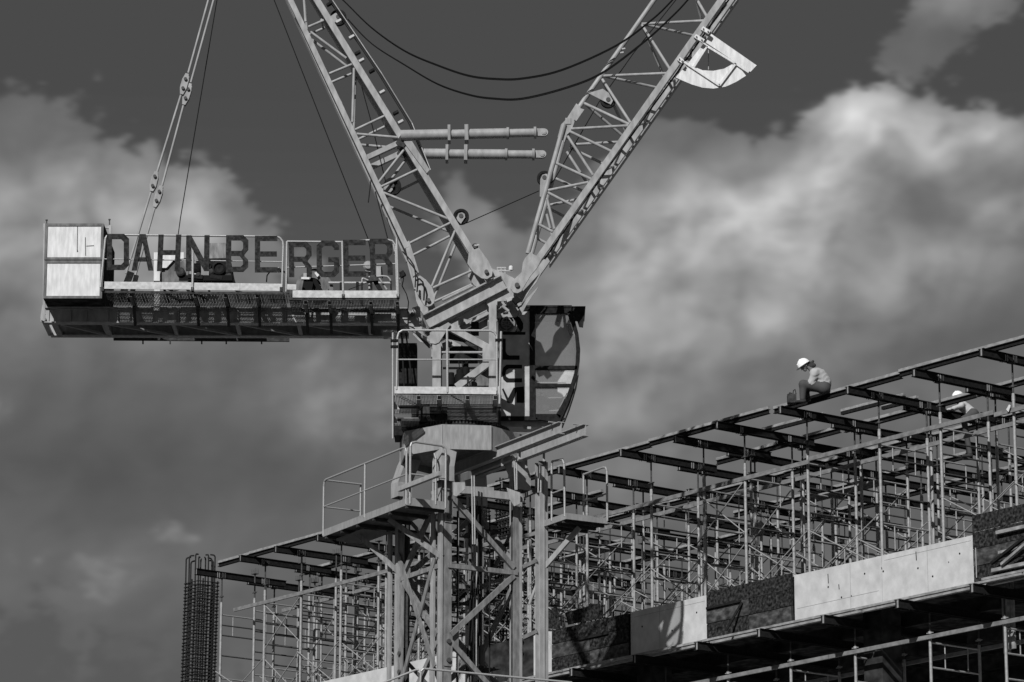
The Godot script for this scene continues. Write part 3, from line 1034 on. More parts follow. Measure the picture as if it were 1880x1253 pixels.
func sheave(g: Node, px: float, py: float, r: float, dz: float, cheek: Array, cheek_mat: Material) -> void:
	var o := on(px, py, dz)
	var w := g
	var s := Mb.new()
	s.lathe(o - Vector3(0, 0, 0.05), Vector3.BACK, [Vector2(0.03, 0.0), Vector2(r * 0.62, 0.02), Vector2(r * 0.7, 0.0), Vector2(r, 0.0), Vector2(r * 0.9, 0.05), Vector2(r, 0.1), Vector2(r * 0.7, 0.1), Vector2(r * 0.62, 0.08), Vector2(0.03, 0.1)], 28)
	obj("sheave_wheel", s, M.dark, w)
	var b := Mb.new()
	b.lathe(o - Vector3(0, 0, 0.02), Vector3.BACK, [Vector2(0.0, 0.0), Vector2(0.05, 0.0), Vector2(0.05, 0.12), Vector2(0.0, 0.12)], 12)
	obj("sheave_pin", b, M.pin, w)
	if cheek.size():
		slab("sheave_cheek", outline(cheek, dz + 0.085), Vector3(0, 0, -0.015), cheek_mat, w)
		slab("sheave_cheek", outline(cheek, dz - 0.07), Vector3(0, 0, -0.015), cheek_mat, w)


func build_a_frame(t: Node3D) -> void:
	var g := part_group("a_frame", on(820, 500, -0.5), t)
	var lt := [on(500, -70), on(747, 456)]        # left chord, near
	var rt := [on(538, -70), on(872, 473)]
	# near and far chords
	var fl := [on(500, -70) + Vector3(0, 0, dza(-70)), on(747, 456) + Vector3(0, 0, dza(456))]
	var fr := [on(538, -70) + Vector3(0, 0, dza(-70)), on(872, 473) + Vector3(0, 0, dza(473))]
	for p in [lt, fl]:
		box("chord", p[0], p[1], 0.12, 0.115, M.paint, g)
	for p in [rt, fr]:
		box("chord", p[0], p[1], 0.12, 0.14, M.paint, g)
	# bent lower ends and foot plates
	for far in [0.0, -1.05]:
		var off := Vector3(0, 0, far)
		var c := Mb.new()
		c.plate(_shift(outline([742, 447, 751, 442, 769, 500, 758, 508], 0.055), off), Vector3(0, 0, -0.12))
		obj("chord_foot", c, M.paint, g)
		slab("foot_plate", _shift(outline([759, 511, 771, 506, 782, 514, 793, 527, 798.5, 545, 797, 556, 791, 561.5, 785, 563, 779, 560.5, 769, 546, 762, 530], 0.1), off), Vector3(0, 0, -0.06), M.paint, g)
		slab("foot_plate", _shift(outline([861, 462, 879, 455, 897, 480, 904.5, 497, 903, 507, 894, 512.5, 884, 511, 869, 500, 858, 484], 0.1), off), Vector3(0, 0, -0.06), M.paint, g)
		for p in [[786.5, 552.5], [893, 500.3]]:
			var pn := Mb.new()
			pn.lathe(on(p[0], p[1], 0.09) + off, Vector3.BACK, [Vector2(0.0, 0.0), Vector2(0.045, 0.0), Vector2(0.045, 0.07), Vector2(0.0, 0.07)], 16)
			obj("pivot_pin", pn, M.pin, g)
	# lacing of the near side and the same on the far side
	var lace := [[557.8, -4, 560.9, 40], [565.9, 49.5, 594.2, 37.4], [570, 58.6, 635.7, 107], [604.3, 135.4, 645.8, 118.3], [649.8, 125.3, 646.8, 224.4], [651.8, 238.5, 705.4, 213.3],
		[654.5, 246, 732, 252.6], [695.4, 334.5, 745, 271], [699.7, 343.1, 767.6, 310.8], [704, 354, 823.7, 402.4], [746, 449.8, 828, 408.9], [793, 526, 835.5, 424], [794.8, 529, 868, 496.6]]
	for l in lace:
		bar("lacing", on(l[0], l[1]), on(l[2], l[3]), 0.031, M.paint, g)
		bar("lacing", on(l[0], l[1]) + Vector3(0, 0, dza(l[1])), on(l[2], l[3]) + Vector3(0, 0, dza(l[3])), 0.031, M.paint, g)
	for p in [[553, 45], [600, 137], [651, 243], [697, 340], [746, 452], [590, 36], [645, 120], [706, 214], [768, 311], [828, 409]]:
		bar("tie", on(p[0], p[1]), on(p[0], p[1]) + Vector3(0, 0, dza(p[1])), 0.026, M.paint, g)
	var zz := [[528, 0], [577, 90], [627, 190], [675, 292], [722, 395]]
	for i in zz.size() - 1:
		var a := on(zz[i][0], zz[i][1])
		var b := on(zz[i + 1][0], zz[i + 1][1])
		if i % 2 == 0:
			b.z += dza(zz[i + 1][1])
		else:
			a.z += dza(zz[i][1])
		bar("tie", a, b, 0.022, M.paint, g)
	# cross beam that carries the buffers
	for far in [0.0, -0.78]:
		var off := Vector3(0, 0, far)
		obj_beam("buffer_beam", on(674, 290) + off, on(741, 259) + off, 0.12, 0.11, M.paint, g)
		slab("bracket", _shift(outline([726, 262, 741, 240, 745, 237, 757, 252, 741, 270, 731, 268], 0.09), off), Vector3(0, 0, -0.03), M.girder, g)
		slab("bracket", _shift(outline([741, 238, 748, 246, 789, 312, 783, 318, 742, 262], 0.11), off), Vector3(0, 0, -0.02), M.paint_worn, g)
	# the two backstop buffers
	for k in 2:
		var b := on(740, 248.5, 0.1) if k == 0 else on(782, 282.5, -1.3)
		var e := on(1000, 243.5, 0.1) if k == 0 else on(995, 284, -1.3)
		var d := (e - b).normalized()
		var bb := Mb.new()
		var marks := [822, 827, 853, 860, 930, 935, 980, 985] if k == 0 else [818, 823, 852, 858, 927, 932, 977, 982]
		var s := func(px: float) -> float: return (e - b).length() * (px - (740.0 if k == 0 else 782.0)) / (260.0 if k == 0 else 213.0)
		bb.lathe(b, d, [Vector2(0.0, -0.05), Vector2(0.118, -0.05), Vector2(0.118, s.call(marks[0])), Vector2(0.104, s.call(marks[1])), Vector2(0.104, s.call(marks[2])), Vector2(0.112, s.call(marks[3])), Vector2(0.112, s.call(marks[4])), Vector2(0.094, s.call(marks[5])), Vector2(0.094, s.call(marks[6])), Vector2(0.0, s.call(marks[7]))], 28)
		var hold := obj("buffer_tube", bb, M.paint, g)
		for m in [0, 2]:
			box("buffer_flange", b + d * s.call(marks[m]), b + d * s.call(marks[m + 1]), 0.30, 0.36, M.paint_worn, g)
		for m in [4, 6]:
			var fl2 := Mb.new()
			fl2.lathe(b + d * s.call(marks[m]), d, [Vector2(0.0, 0.0), Vector2(0.135, 0.0), Vector2(0.135, 0.055), Vector2(0.0, 0.055)], 20)
			obj("buffer_flange", fl2, M.paint_worn, g)
		var cl := Mb.new()
		var c0: Vector3 = b + d * s.call(marks[7])
		var pts := [c0 + Vector3(0, -0.085, 0), c0 + Vector3(0.16, -0.085, 0)]
		for i in 9:
			var a := -PI / 2 + PI * i / 8.0
			pts.append(c0 + Vector3(0.17 + cos(a) * 0.085, sin(a) * 0.085, 0))
		pts.append(c0 + Vector3(0, 0.085, 0))
		_shift(pts, Vector3(0, 0, 0.05))
		cl.plate(pts, Vector3(0, 0, -0.1))
		cl.lathe(c0 + Vector3(0.16, 0, 0.05), Vector3.BACK, [Vector2(0, 0), Vector2(0.06, 0), Vector2(0.06, 0.02), Vector2(0.035, 0.02), Vector2(0.035, 0.03), Vector2(0, 0.03)], 16)
		obj("buffer_clevis", cl, M.paint, g)
	# rope wheels
	sheave(g, 621, 33, 0.185, -0.25, [605, 31, 615, 24, 623, 22.5, 628, 27, 629, 33, 624, 37, 615, 41, 611, 43, 607, 38], M.paint)
	sheave(g, 720, 343, 0.20, -0.35, [704, 344, 714, 338, 720, 341, 721, 348, 717, 353, 707, 352], M.paint)
	sheave(g, 846.5, 398.5, 0.175, -0.3, [838, 400, 842, 392, 848, 390, 853, 393, 854, 399, 850, 405, 846, 411, 840, 405], M.paint)
	sheave(g, 872, 454, 0.07, -0.2, [], M.paint)
	box("small_bracket", on(871, 451, 0.05), on(880, 450, 0.05), 0.03, 0.03, M.galv, g)
	# hose bundle with clips up the right chord
	for k in 3:
		var o := 5.0 + k * 3.2
		var s := Mb.new()
		s.path([on(551 + o, -70, -0.1 + 0.05 * k), on(600 + o, 2, -0.1), on(690 + o, 136, -0.12 + 0.06 * k), on(745 + o, 226, -0.1), on(779 + o, 304 + k * 4, -0.1 + 0.05 * k)], 0.012, 6)
		obj("hose", s, M.rubber if k != 2 else M.galv, g)
	for p in [[605, 8], [646, 69], [657, 98], [683, 131], [702, 170], [727, 208], [622, 40], [664, 112], [736, 225]]:
		box("hose_clip", on(p[0] - 5, p[1] + 2, -0.05), on(p[0] + 4, p[1] - 3, -0.05), 0.14, 0.05, M.galv if int(p[0]) % 2 == 0 else M.dark, g)
	for p in [[681, 330, 676, 372], [689, 352, 712, 440]]:
		bar("hose", on(p[0], p[1], -0.3), on(p[2], p[3], -0.3), 0.014, M.rubber, g, 6)
	# loop of hose at the left foot
	var lo := Mb.new()
	lo.path([on(739, 462, 0.2), on(752, 476, 0.22), on(760, 488, 0.22), on(763, 505, 0.22), on(762, 528, 0.2)], 0.016, 6)
	lo.path([on(762, 516, 0.2), on(770, 512, 0.22), on(776, 518, 0.24), on(779, 530, 0.24), on(778, 552, 0.2)], 0.02, 6)
	obj("hose", lo, M.rubber, g)
	bar("stop_rod", on(812, 552, -0.2), on(868, 525, -0.2), 0.035, M.paint_worn, g)


func build_jib(t: Node3D) -> void:
	var g := part_group("jib", on(949, 525, -0.57), t)
	var W := Vector3(0, 0, -1.15)
	var mid := -0.57
	var l0 := on(985, 481)
	var l1 := on(1356, -44)
	box("lower_chord", l0, l1, 0.13, 0.14, M.paint, g)
	box("lower_chord", l0 + W, l1 + W, 0.13, 0.14, M.paint, g)
	bar("upper_chord", on(1242, -58, mid), on(1053, 211.6, mid), 0.055, M.paint, g, 12)
	bar("upper_chord", on(1036, 228, 0.0), on(969, 466, 0.0), 0.055, M.paint, g, 12)
	bar("upper_chord", on(1036, 228, 0.0) + W, on(969, 466, 0.0) + W, 0.055, M.paint, g, 12)
	# elbow
	for dz in [-0.02, -1.08]:
		slab("elbow_plate", outline([1058, 190, 1064, 194, 1066, 199, 1073, 201, 1059, 221, 1055, 223, 1049, 240, 1041, 247, 1036, 262, 1030, 252, 1024, 252, 1030, 229, 1041, 217], dz), Vector3(0, 0, -0.03), M.paint, g)
	box("elbow_beam", on(1043, 222, 0.0), on(1043, 222, 0.0) + W, 0.12, 0.14, M.paint, g)
	box("elbow_stop", on(1056, 222, 0.0), on(1059, 218, 0.0), 0.08, 0.06, M.paint, g)
	# foot
	for far in [Vector3.ZERO, W]:
		var p := outline([974, 463, 981, 468, 995, 474.5, 986, 492, 973, 508, 960, 530, 957, 535, 950, 538.5, 942, 537, 937.5, 530, 938, 521, 943, 514, 957.5, 500, 960, 482, 964, 474], 0.11)
		slab("foot_plate", _shift(p, far), Vector3(0, 0, -0.06), M.paint, g)
		var pn := Mb.new()
		pn.lathe(on(949.3, 524.6, 0.1) + far, Vector3.BACK, [Vector2(0, 0), Vector2(0.052, 0), Vector2(0.052, 0.06), Vector2(0.0, 0.06)], 16)
		obj("pivot_pin", pn, M.pin, g)
		var lowtri := _shift(outline([990, 503, 985, 512, 966, 540, 957, 558, 950, 552, 960, 535], -0.1), far * 0.85)
		slab("foot_web", lowtri, Vector3(0, 0, -0.03), M.paint, g)
	var nodes := [[1278, -4, 1300, 34, 1], [1179, 44, 1296, 38, 1], [1179, 46, 1230, 127, 1], [1108, 139.5, 1226.7, 134.6, 1], [1106, 146, 1158, 226, 1], [1072.6, 189.6, 1155.7, 228.8, 1],
		[1048, 237, 1153, 231, 0], [1047, 242, 1121.5, 277.7, 0], [1042, 250, 1088.8, 321.7, 0], [1020.8, 299.5, 1085, 329, 0], [1006, 350, 1080, 335, 0], [1006, 354, 1050.5, 377, 0], [1004.7, 366, 1018, 420.7, 0], [988.6, 412, 1014.6, 425.6, 0]]
	for n in nodes:
		var a := on(n[0], n[1], mid if n[4] == 1 else 0.0)
		var b := on(n[2], n[3], 0.0)
		bar("lacing", a, b, 0.034, M.paint, g)
		bar("lacing", a + (Vector3.ZERO if n[4] == 1 else W), b + W, 0.034, M.paint, g)
	# bracing between the two lower chords
	var dd := (l1 - l0)
	var k := 13
	for i in k:
		var a := l0 + dd * (float(i) / k)
		var b := l0 + dd * (float(i + 1) / k)
		if i % 2 == 0:
			bar("cross_lacing", a, b + W, 0.03, M.paint, g)
		else:
			bar("cross_lacing", a + W, b, 0.03, M.paint, g)
		if i % 3 == 1:
			bar("cross_tie", a, a + W, 0.03, M.paint, g)
	for n in [[1014, 306], [988, 412]]:
		bar("cross_tie", on(n[0], n[1]), on(n[0], n[1]) + W, 0.03, M.paint, g)
	# walkway of the jib: a narrow perforated plank with hose along the underside
	var wk := Mb.new()
	var u0 := on(1010, 470) + Vector3(0, 0, -0.8)
	var u1 := on(1360, -24) + Vector3(0, 0, -0.8)
	wk.beam(u0, u1, 0.34, 0.02, Vector3(-0.8, 0.6, 0))
	obj("walk_plank", wk, M.paint_worn, g)
	var hs := Mb.new()
	hs.path([on(1000, 476, -0.25), on(1118, 306, -0.3), on(1240, 138, -0.25), on(1345, -10, -0.3)], 0.02, 6)
	obj("hose", hs, M.rubber, g)
	# rope wheels
	sheave(g, 1116.6, 185, 0.17, mid, [1080, 171, 1107, 163, 1129, 178.6, 1121.5, 192], M.paint)
	sheave(g, 999.5, 328, 0.165, mid + 0.2, [991, 361, 992, 329, 996, 321, 1003, 319, 1009, 324, 1010, 334, 1004, 363], M.paint)
	for p in [[1144, 90], [1141, 97]]:
		box("hook", on(p[0] - 2, p[1], 0.1), on(p[0] + 4, p[1] - 1, 0.1), 0.03, 0.03, M.galv, g)
	# white quadrant below the jib
	var zq := -0.05
	var bk := Vector3(0, 0, -0.04)
	var q := Mb.new()
	q.plate(outline([1306, 62, 1389.5, 120, 1378, 132, 1296, 78], zq), bk)
	q.plate(outline([1293, 78.5, 1300.5, 83.5, 1277, 123, 1262, 118], zq), bk)
	q.strip(outline([1389.2, 120.6, 1370, 139, 1351.6, 150.5, 1333, 159, 1310, 162.7, 1290, 161, 1270, 155, 1250, 146.5, 1240, 142], zq), outline([1378.3, 132.4, 1351, 115, 1346, 117, 1330, 126, 1310, 130, 1290, 129, 1277.3, 123.6, 1262, 118.6, 1261.5, 118.9], zq), bk)
	var quad := obj("quadrant_plate", q, M.white, g)
	for r in [[1247, 108, 1321, 157], [1321, 157, 1351, 117], [1298, 85, 1351, 117], [1351, 117, 1375, 133], [1298, 85, 1274, 123]]:
		var b := Mb.new()
		b.beam(on(r[0], r[1], -0.024), on(r[2], r[3], -0.024), 0.05, 0.05, Vector3.BACK)
		obj("quadrant_rib", b, M.white, g)
	for p in [[1289, 52, 1303, 60], [1276, 66, 1292, 76], [1246, 108, 1254, 114]]:
		var b := Mb.new()
		b.beam(on(p[0], p[1], 0.1), on(p[2], p[3], 0.1), 0.06, 0.09, Vector3(0.58, 0.8, 0))
		obj("quadrant_clamp", b, M.white, g)
		for e in [0.2, 0.8]:
			var c := on(lerpf(p[0], p[2], e), lerpf(p[1], p[3], e), 0.13)
			bar("clamp_bolt", c, c + Vector3(0, 0, 0.03), 0.016, M.pin, g)
	bar("quadrant_stay", on(1301, 92, -0.3), on(1301, 128, -0.3), 0.012, M.galv, g, 6)


func build_counter_jib(t: Node3D) -> void:
	var g := part_group("counter_jib", on(410, 600, -0.5), t)
	var gx0 := 82.0
	var gx1 := 748.0
	# two plate girders
	for far in [0.0, -1.1]:
		var off := Vector3(0, 0, far)
		var s := Mb.new()
		var a := on(gx0, 580, 0.0) + off
		var b := on(gx1, 582, 0.0) + off
		s.isec(a, b, 0.20, 0.36, 0.025, 0.02)
		obj("girder", s, M.paint, g)
		if far == 0.0:
			for x in [129, 158, 198, 216, 327, 437, 524, 626, 678]:
				box("stiffener", on(x, 569, 0.05), on(x, 592, 0.05), 0.015, 0.08, M.paint_worn, g, Vector3.BACK)
	for x in [100, 192, 318, 435, 548, 678]:
		box("cross_member", on(x, 592, -0.09), on(x, 592, -0.09) + Vector3(0, 0, -1.0), 0.13 if x < 200 else 0.08, 0.12, M.paint_worn, g)
	var zz := [108, 192, 318, 435, 548, 678]
	for i in zz.size() - 1:
		box("plan_brace", on(zz[i], 594, -0.1), on(zz[i + 1], 594, 0.0) + Vector3(0, 0, -1.05), 0.05, 0.05, M.paint_worn, g)
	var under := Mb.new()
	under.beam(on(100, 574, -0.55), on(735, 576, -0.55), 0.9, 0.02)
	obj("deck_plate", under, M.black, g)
	# end plates with bolt holes
	slab("end_plate", outline([77, 560, 86, 556, 88, 566, 90, 570, 89, 592, 74, 591, 73.5, 582], 0.04), Vector3(0, 0, -0.03), M.paint, g)
	slab("end_plate", _shift(outline([75, 561, 88, 561, 90, 590, 75, 590], 0.0), Vector3(0.05, 0, -1.12)), Vector3(0, 0, -0.03), M.paint, g)
	for p in [[80, 563.5], [80, 575.5], [80, 587]]:
		bar("bolt", on(p[0], p[1], 0.04), on(p[0], p[1], 0.07), 0.022, M.pin, g)
	box("end_beam", on(79, 586, 0.1), on(79, 586, 0.1) + Vector3(0, 0, -1.35), 0.1, 0.06, M.paint, g)
	# frame that holds the weights
	box("weight_post", on(81, 411, 0.5), on(80, 590, 0.5), 0.05, 0.05, M.paint, g)
	box("weight_post", on(202, 414, -1.5), on(202, 570, -1.5), 0.06, 0.06, M.paint, g)
	box("weight_tie", on(190, 417, -1.5), on(203, 418, -1.5), 0.05, 0.06, M.paint, g)
	for p in [[85, 404, 0.3], [200.5, 403, -1.5]]:
		bar("lifting_pin", on(p[0], p[1], p[2]), on(p[0], p[1] + 11, p[2]), 0.014, M.pin, g)
		bar("lifting_pin", on(p[0], p[1] - 0.5, p[2]), on(p[0], p[1] + 1.5, p[2]), 0.026, M.pin, g)
	# walkway in front
	var dz := 1.25
	grating("walk_grating", on(192, 536.5, dz - 0.02), on(521, 540, dz - 0.02), Vector3(0, 0, -1.14), M.girder, g)
	grating("walk_grating", on(531, 549, dz - 0.02), on(731, 551, dz - 0.02), Vector3(0, 0, -1.14), M.girder, g)
	box("walk_edge", on(190, 536, dz), on(519, 539.5, dz), 0.03, 0.05, M.girder, g)
	box("walk_edge", on(530, 549, dz), on(733, 550, dz), 0.03, 0.05, M.girder, g)
	for x in [239, 357, 413, 471, 560, 604, 680, 729]:
		var y: float = 540.0 + (x - 190.0) * 0.01 + (11.0 if x > 525 else 0.0)
		var c := Mb.new()
		var a := on(x, y, dz)
		c.beam(a + Vector3(0, 0.03, 0), a + Vector3(0, 0.03, -1.2), 0.07, 0.008)
		c.beam(a + Vector3(0, -0.05, 0), a + Vector3(0, -0.05, -1.2), 0.07, 0.008)
		c.beam(a + Vector3(-0.031, -0.01, 0), a + Vector3(-0.031, -0.01, -1.2), 0.008, 0.072)
		obj("bracket_channel", c, M.paint_dark, g)
		box("bracket_strut", a + Vector3(0, -0.06, -0.75), a + Vector3(0, -0.38, -1.16), 0.06, 0.05, M.girder, g)
	# far walkway
	grating("walk_grating", on(200, 540, -1.3), on(720, 543, -1.3), Vector3(0, 0, -0.7), M.girder, g, 0.06)
	box("far_rail", on(208, 622.5, -1.75), on(531, 625, -1.75), 0.06, 0.07, M.girder, g)
	for x in [262, 370, 480, 312, 415]:
		box("far_hook", on(x, 612, -1.75), on(x, 632, -1.75), 0.045, 0.03, M.girder, g)
	# guard rail with the letters: two lengths
	var r := part_group("guard_rail", on(355, 535, dz), t)
	rail_frame(r, "top_rail", [184, 528, 193, 438, 196, 433, 201, 431.3, 507, 434.5, 514, 437, 519, 444, 519.8, 452, 517, 536], 0.024, dz, M.galv)
	bar("mid_rail", on(190, 475.8, dz), on(519, 481, dz), 0.013, M.galv, r)
	bar("rail_post", on(354, 460, dz + 0.03), on(353, 532, dz + 0.03), 0.026, M.galv, r)
	bar("rail_post", on(192, 440, dz - 0.5), on(186, 529, dz - 0.5), 0.022, M.galv, r)
	for p in [[191, 525, 295, 526], [295.4, 526, 353, 526.5], [356, 527, 440, 528], [440.5, 528, 518, 529]]:
		box("toe_board", on(p[0], p[1] - 1.0, dz + 0.03), on(p[2], p[3] - 1.0, dz + 0.03), 0.012, 0.16, M.toe, r)
	rail_frame(r, "top_rail", [525, 536, 526.5, 443.6, 628, 444.5, 680, 441, 712, 440.4, 721, 443, 726, 451, 729, 546], 0.024, dz, M.galv)
	bar("mid_rail", on(527, 491.5, dz), on(728, 484.5, dz), 0.016, M.galv, r)
	bar("rail_post", on(628, 443, dz + 0.03), on(630, 544, dz + 0.03), 0.026, M.galv, r)
	bar("rail_post", on(728, 437, dz + 0.03), on(731, 545, dz + 0.03), 0.026, M.galv, r)
	bar("rail_post", on(722, 448, dz - 0.3), on(734, 520, dz - 0.3), 0.02, M.galv, r)
	box("toe_board", on(527, 527, dz), on(543.5, 527.5, dz), 0.012, 0.12, M.toe, r)
	for p in [[537, 540, 629, 540.5], [632, 540.5, 730, 540.5]]:
		box("toe_board", on(p[0], p[1], dz + 0.03), on(p[2], p[3], dz + 0.03), 0.012, 0.16, M.toe, r)
	for x in [188, 353, 516, 528, 630, 731]:
		var y := 531.0 if x < 520 else (536.0 if x < 530 else 544.0)
		box("post_shoe", on(x, y - 3, dz + 0.02), on(x, y + 4, dz + 0.02), 0.07, 0.06, M.girder, r)
	var n := part_group("name_sign", on(450, 470, dz), t)
	var text := [["D", 195.5, 429.6, 236.4, 496.0, 0.0], ["A", 241, 430, 281.5, 497, 0.0], ["H", 289, 431, 331, 498, 3.0], ["N", 341, 432, 384, 498, 1.0], ["B", 414.5, 432, 455.5, 499.6, 0.5], ["E", 467.5, 433, 509, 500.5, 0.0],
		["R", 530, 444, 572, 509, -1.0], ["G", 581, 442, 622.5, 509, 0.0], ["E", 630, 440.5, 671.5, 508, -1.0], ["R", 679, 438.5, 720.5, 505, -1.5]]
	for l in text:
		letter(l[0], l[1], l[2], l[3], l[4], l[5], dz + 0.07, n)
	# knee between the counter-jib and the slewing frame
	slab("knee_plate", outline([740, 566, 757, 572, 772, 585, 771, 600, 758, 600, 742, 596], -0.06), Vector3(0, 0, -0.03), M.paint_worn, g)
	bar("knee_pin", on(757, 577.5, -0.05), on(757, 577.5, 0.12), 0.05, M.pin, g, 14)
	mesh_sheet("perforated_end", on(700, 606, -0.05), on(727, 606, -0.05), Vector3(0.05, -0.2, 0.0), M.paint, g, 0.026)
	bar("knee_brace", on(742, 596, -0.1), on(788, 627, -0.2), 0.04, M.paint, g)
	bar("knee_brace", on(752, 598, -0.5), on(790, 638, -0.6), 0.04, M.paint_dark, g)
	# pendant bars to the head of the A-frame
	for k in 2:
		var dzp := -0.15 if k == 0 else -1.3
		var q := [[396, -50, 345.3, 134], [332.6, 172, 288, 316], [278, 348, 231, 503]] if k == 0 else [[407, -55, 350, 151.6], [337, 191.5, 297, 341.5], [284.7, 378, 244, 520]]
		for s in q:
			bar("pendant_bar", on(s[0], s[1], dzp), on(s[2], s[3], dzp), 0.026, M.paint, g)
		var cp := [[343.5, 136, 333, 174], [286.5, 316, 278, 352]] if k == 0 else [[349, 154, 337, 193], [296, 342, 283.5, 381]]
		for c in cp:
			var d := (on(c[2], c[3], dzp) - on(c[0], c[1], dzp)).normalized()
			var sd := d.cross(Vector3.BACK).normalized()
			var a := on(c[0], c[1], dzp)
			var b := on(c[2], c[3], dzp)
			var m := (a + b) * 0.5
			for zz2 in [0.045, -0.065]:
				var z := Vector3(0, 0, zz2)
				slab("link_plate", [a + sd * 0.035 + z, m + sd * 0.075 - d * 0.1 + z, m + sd * 0.075 + d * 0.1 + z, b + sd * 0.035 + z, b - sd * 0.035 + z, m - sd * 0.075 + d * 0.1 + z, m - sd * 0.075 - d * 0.1 + z, a - sd * 0.035 + z], Vector3(0, 0, -0.02), M.paint, g)
			for e in [-0.11, 0.11]:
				bar("link_pin", m + d * e + Vector3(0, 0, 0.04), m + d * e + Vector3(0, 0, 0.09), 0.036, M.pin, g, 12)
	box("pendant_foot", on(240, 500, -0.15), on(223, 545, -0.15), 0.14, 0.08, M.dark, g, Vector3.BACK)
	box("pendant_foot", on(250, 506, -1.3), on(238, 555, -1.3), 0.10, 0.08, M.dark, g, Vector3.BACK)


# block capitals cut from plate, drawn as bands and bars inside a pixel frame
func letter(ch: String, x0: float, y0: float, x1: float, y1: float, lean: float, dz: float, parent: Node) -> void:
	var s := 9.7
	var k := 9.0
	var ym := (y0 + y1) * 0.5
	var xm := (x0 + x1) * 0.5
	var b := Mb.new()
	var bk := Vector3(0, 0, -0.012)
	var put := func(p: Array) -> void:
		for i in range(0, p.size(), 2):
			p[i] += lean * ((ym - p[i + 1]) / (y1 - y0))
		b.plate(outline(p, dz), bk)
	var band := func(o: Array, q: Array, closed: bool) -> void:
		for a in [o, q]:
			for i in range(0, a.size(), 2):
				a[i] += lean * ((ym - a[i + 1]) / (y1 - y0))
		b.strip(outline(o, dz), outline(q, dz), bk, closed)
	var stem := func(x: float) -> void:
		put.call([x, y0, x + s, y0, x + s, y1, x, y1])
	match ch:
		"D":
			band.call([x0, y0, x1 - k, y0, x1, y0 + k, x1, y1 - k, x1 - k, y1, x0, y1], [x0 + s, y0 + s, x1 - s - 5, y0 + s, x1 - s, y0 + s + 5, x1 - s, y1 - s - 5, x1 - s - 5, y1 - s, x0 + s, y1 - s], true)
		"A":
			put.call([xm - 6, y0, xm, y0, xm, y0 + 16, x0 + s, y1, x0, y1])
			put.call([xm, y0, xm + 6, y0, x1, y1, x1 - s, y1, xm, y0 + 16])
			put.call([xm - 6.3, ym + 9, xm + 6.3, ym + 9, xm + 8.6, ym + 17, xm - 8.6, ym + 17])
		"H":
			stem.call(x0)
			stem.call(x1 - s)
			put.call([x0 + s, ym - 5, x1 - s, ym - 5, x1 - s, ym + 4, x0 + s, ym + 4])
		"N":
			stem.call(x0)
			stem.call(x1 - s)
			put.call([x0 + s, y0 + 1, x0 + s, y0 + 22, x1 - s, y1 - 1, x1 - s, y1 - 22])
		"E":
			stem.call(x0)
			put.call([x0 + s, y0, x1, y0, x1, y0 + s, x0 + s, y0 + s])
			put.call([x0 + s, ym - 5, x1 - 1, ym - 5, x1 - 1, ym + 4.5, x0 + s, ym + 4.5])
			put.call([x0 + s, y1 - s, x1, y1 - s, x1, y1, x0 + s, y1])
		"G":
			band.call([x1, y0 + 17, x1, y0 + k, x1 - k, y0, x0 + k, y0, x0, y0 + k, x0, y1 - k, x0 + k, y1, x1 - k, y1, x1, y1 - k, x1, ym - 3],
				[x1 - s, y0 + 17, x1 - s, y0 + s + 4, x1 - s - 4, y0 + s, x0 + s + 4, y0 + s, x0 + s, y0 + s + 4, x0 + s, y1 - s - 4, x0 + s + 4, y1 - s, x1 - s - 4, y1 - s, x1 - s, y1 - s - 4, x1 - s, ym - 3], false)
			put.call([x1 - 20, ym - 3, x1 - s, ym - 3, x1 - s, ym + 6, x1 - 20, ym + 6])
		"B", "R":
			stem.call(x0)
			band.call([x0 + s, y0, x1 - k, y0, x1, y0 + k, x1, ym - k + 2, x1 - k + 2, ym + 2, x1 - k + 2, ym + 4.5, x0 + s, ym + 4.5], [x0 + s, y0 + s, x1 - s - 4, y0 + s, x1 - s, y0 + s + 4, x1 - s, ym - k, x1 - s - 3, ym - 5, x1 - s - 8, ym - 5, x0 + s, ym - 5], false)
			if ch == "B":
				band.call([x1 - k + 2, ym + 4.7, x1, ym + 12, x1, y1 - k, x1 - k, y1, x0 + s, y1], [x1 - s - 6, ym + 4.7, x1 - s, ym + 12, x1 - s, y1 - s - 4, x1 - s - 4, y1 - s, x0 + s, y1 - s], false)
			else:
				band.call([x1 - k + 2, ym + 4.7, x1, ym + 13, x1, y1], [x1 - s - 8, ym + 4.7, x1 - s, ym + 15, x1 - s, y1], false)
	obj("sign_letter", b, M.letter, parent)


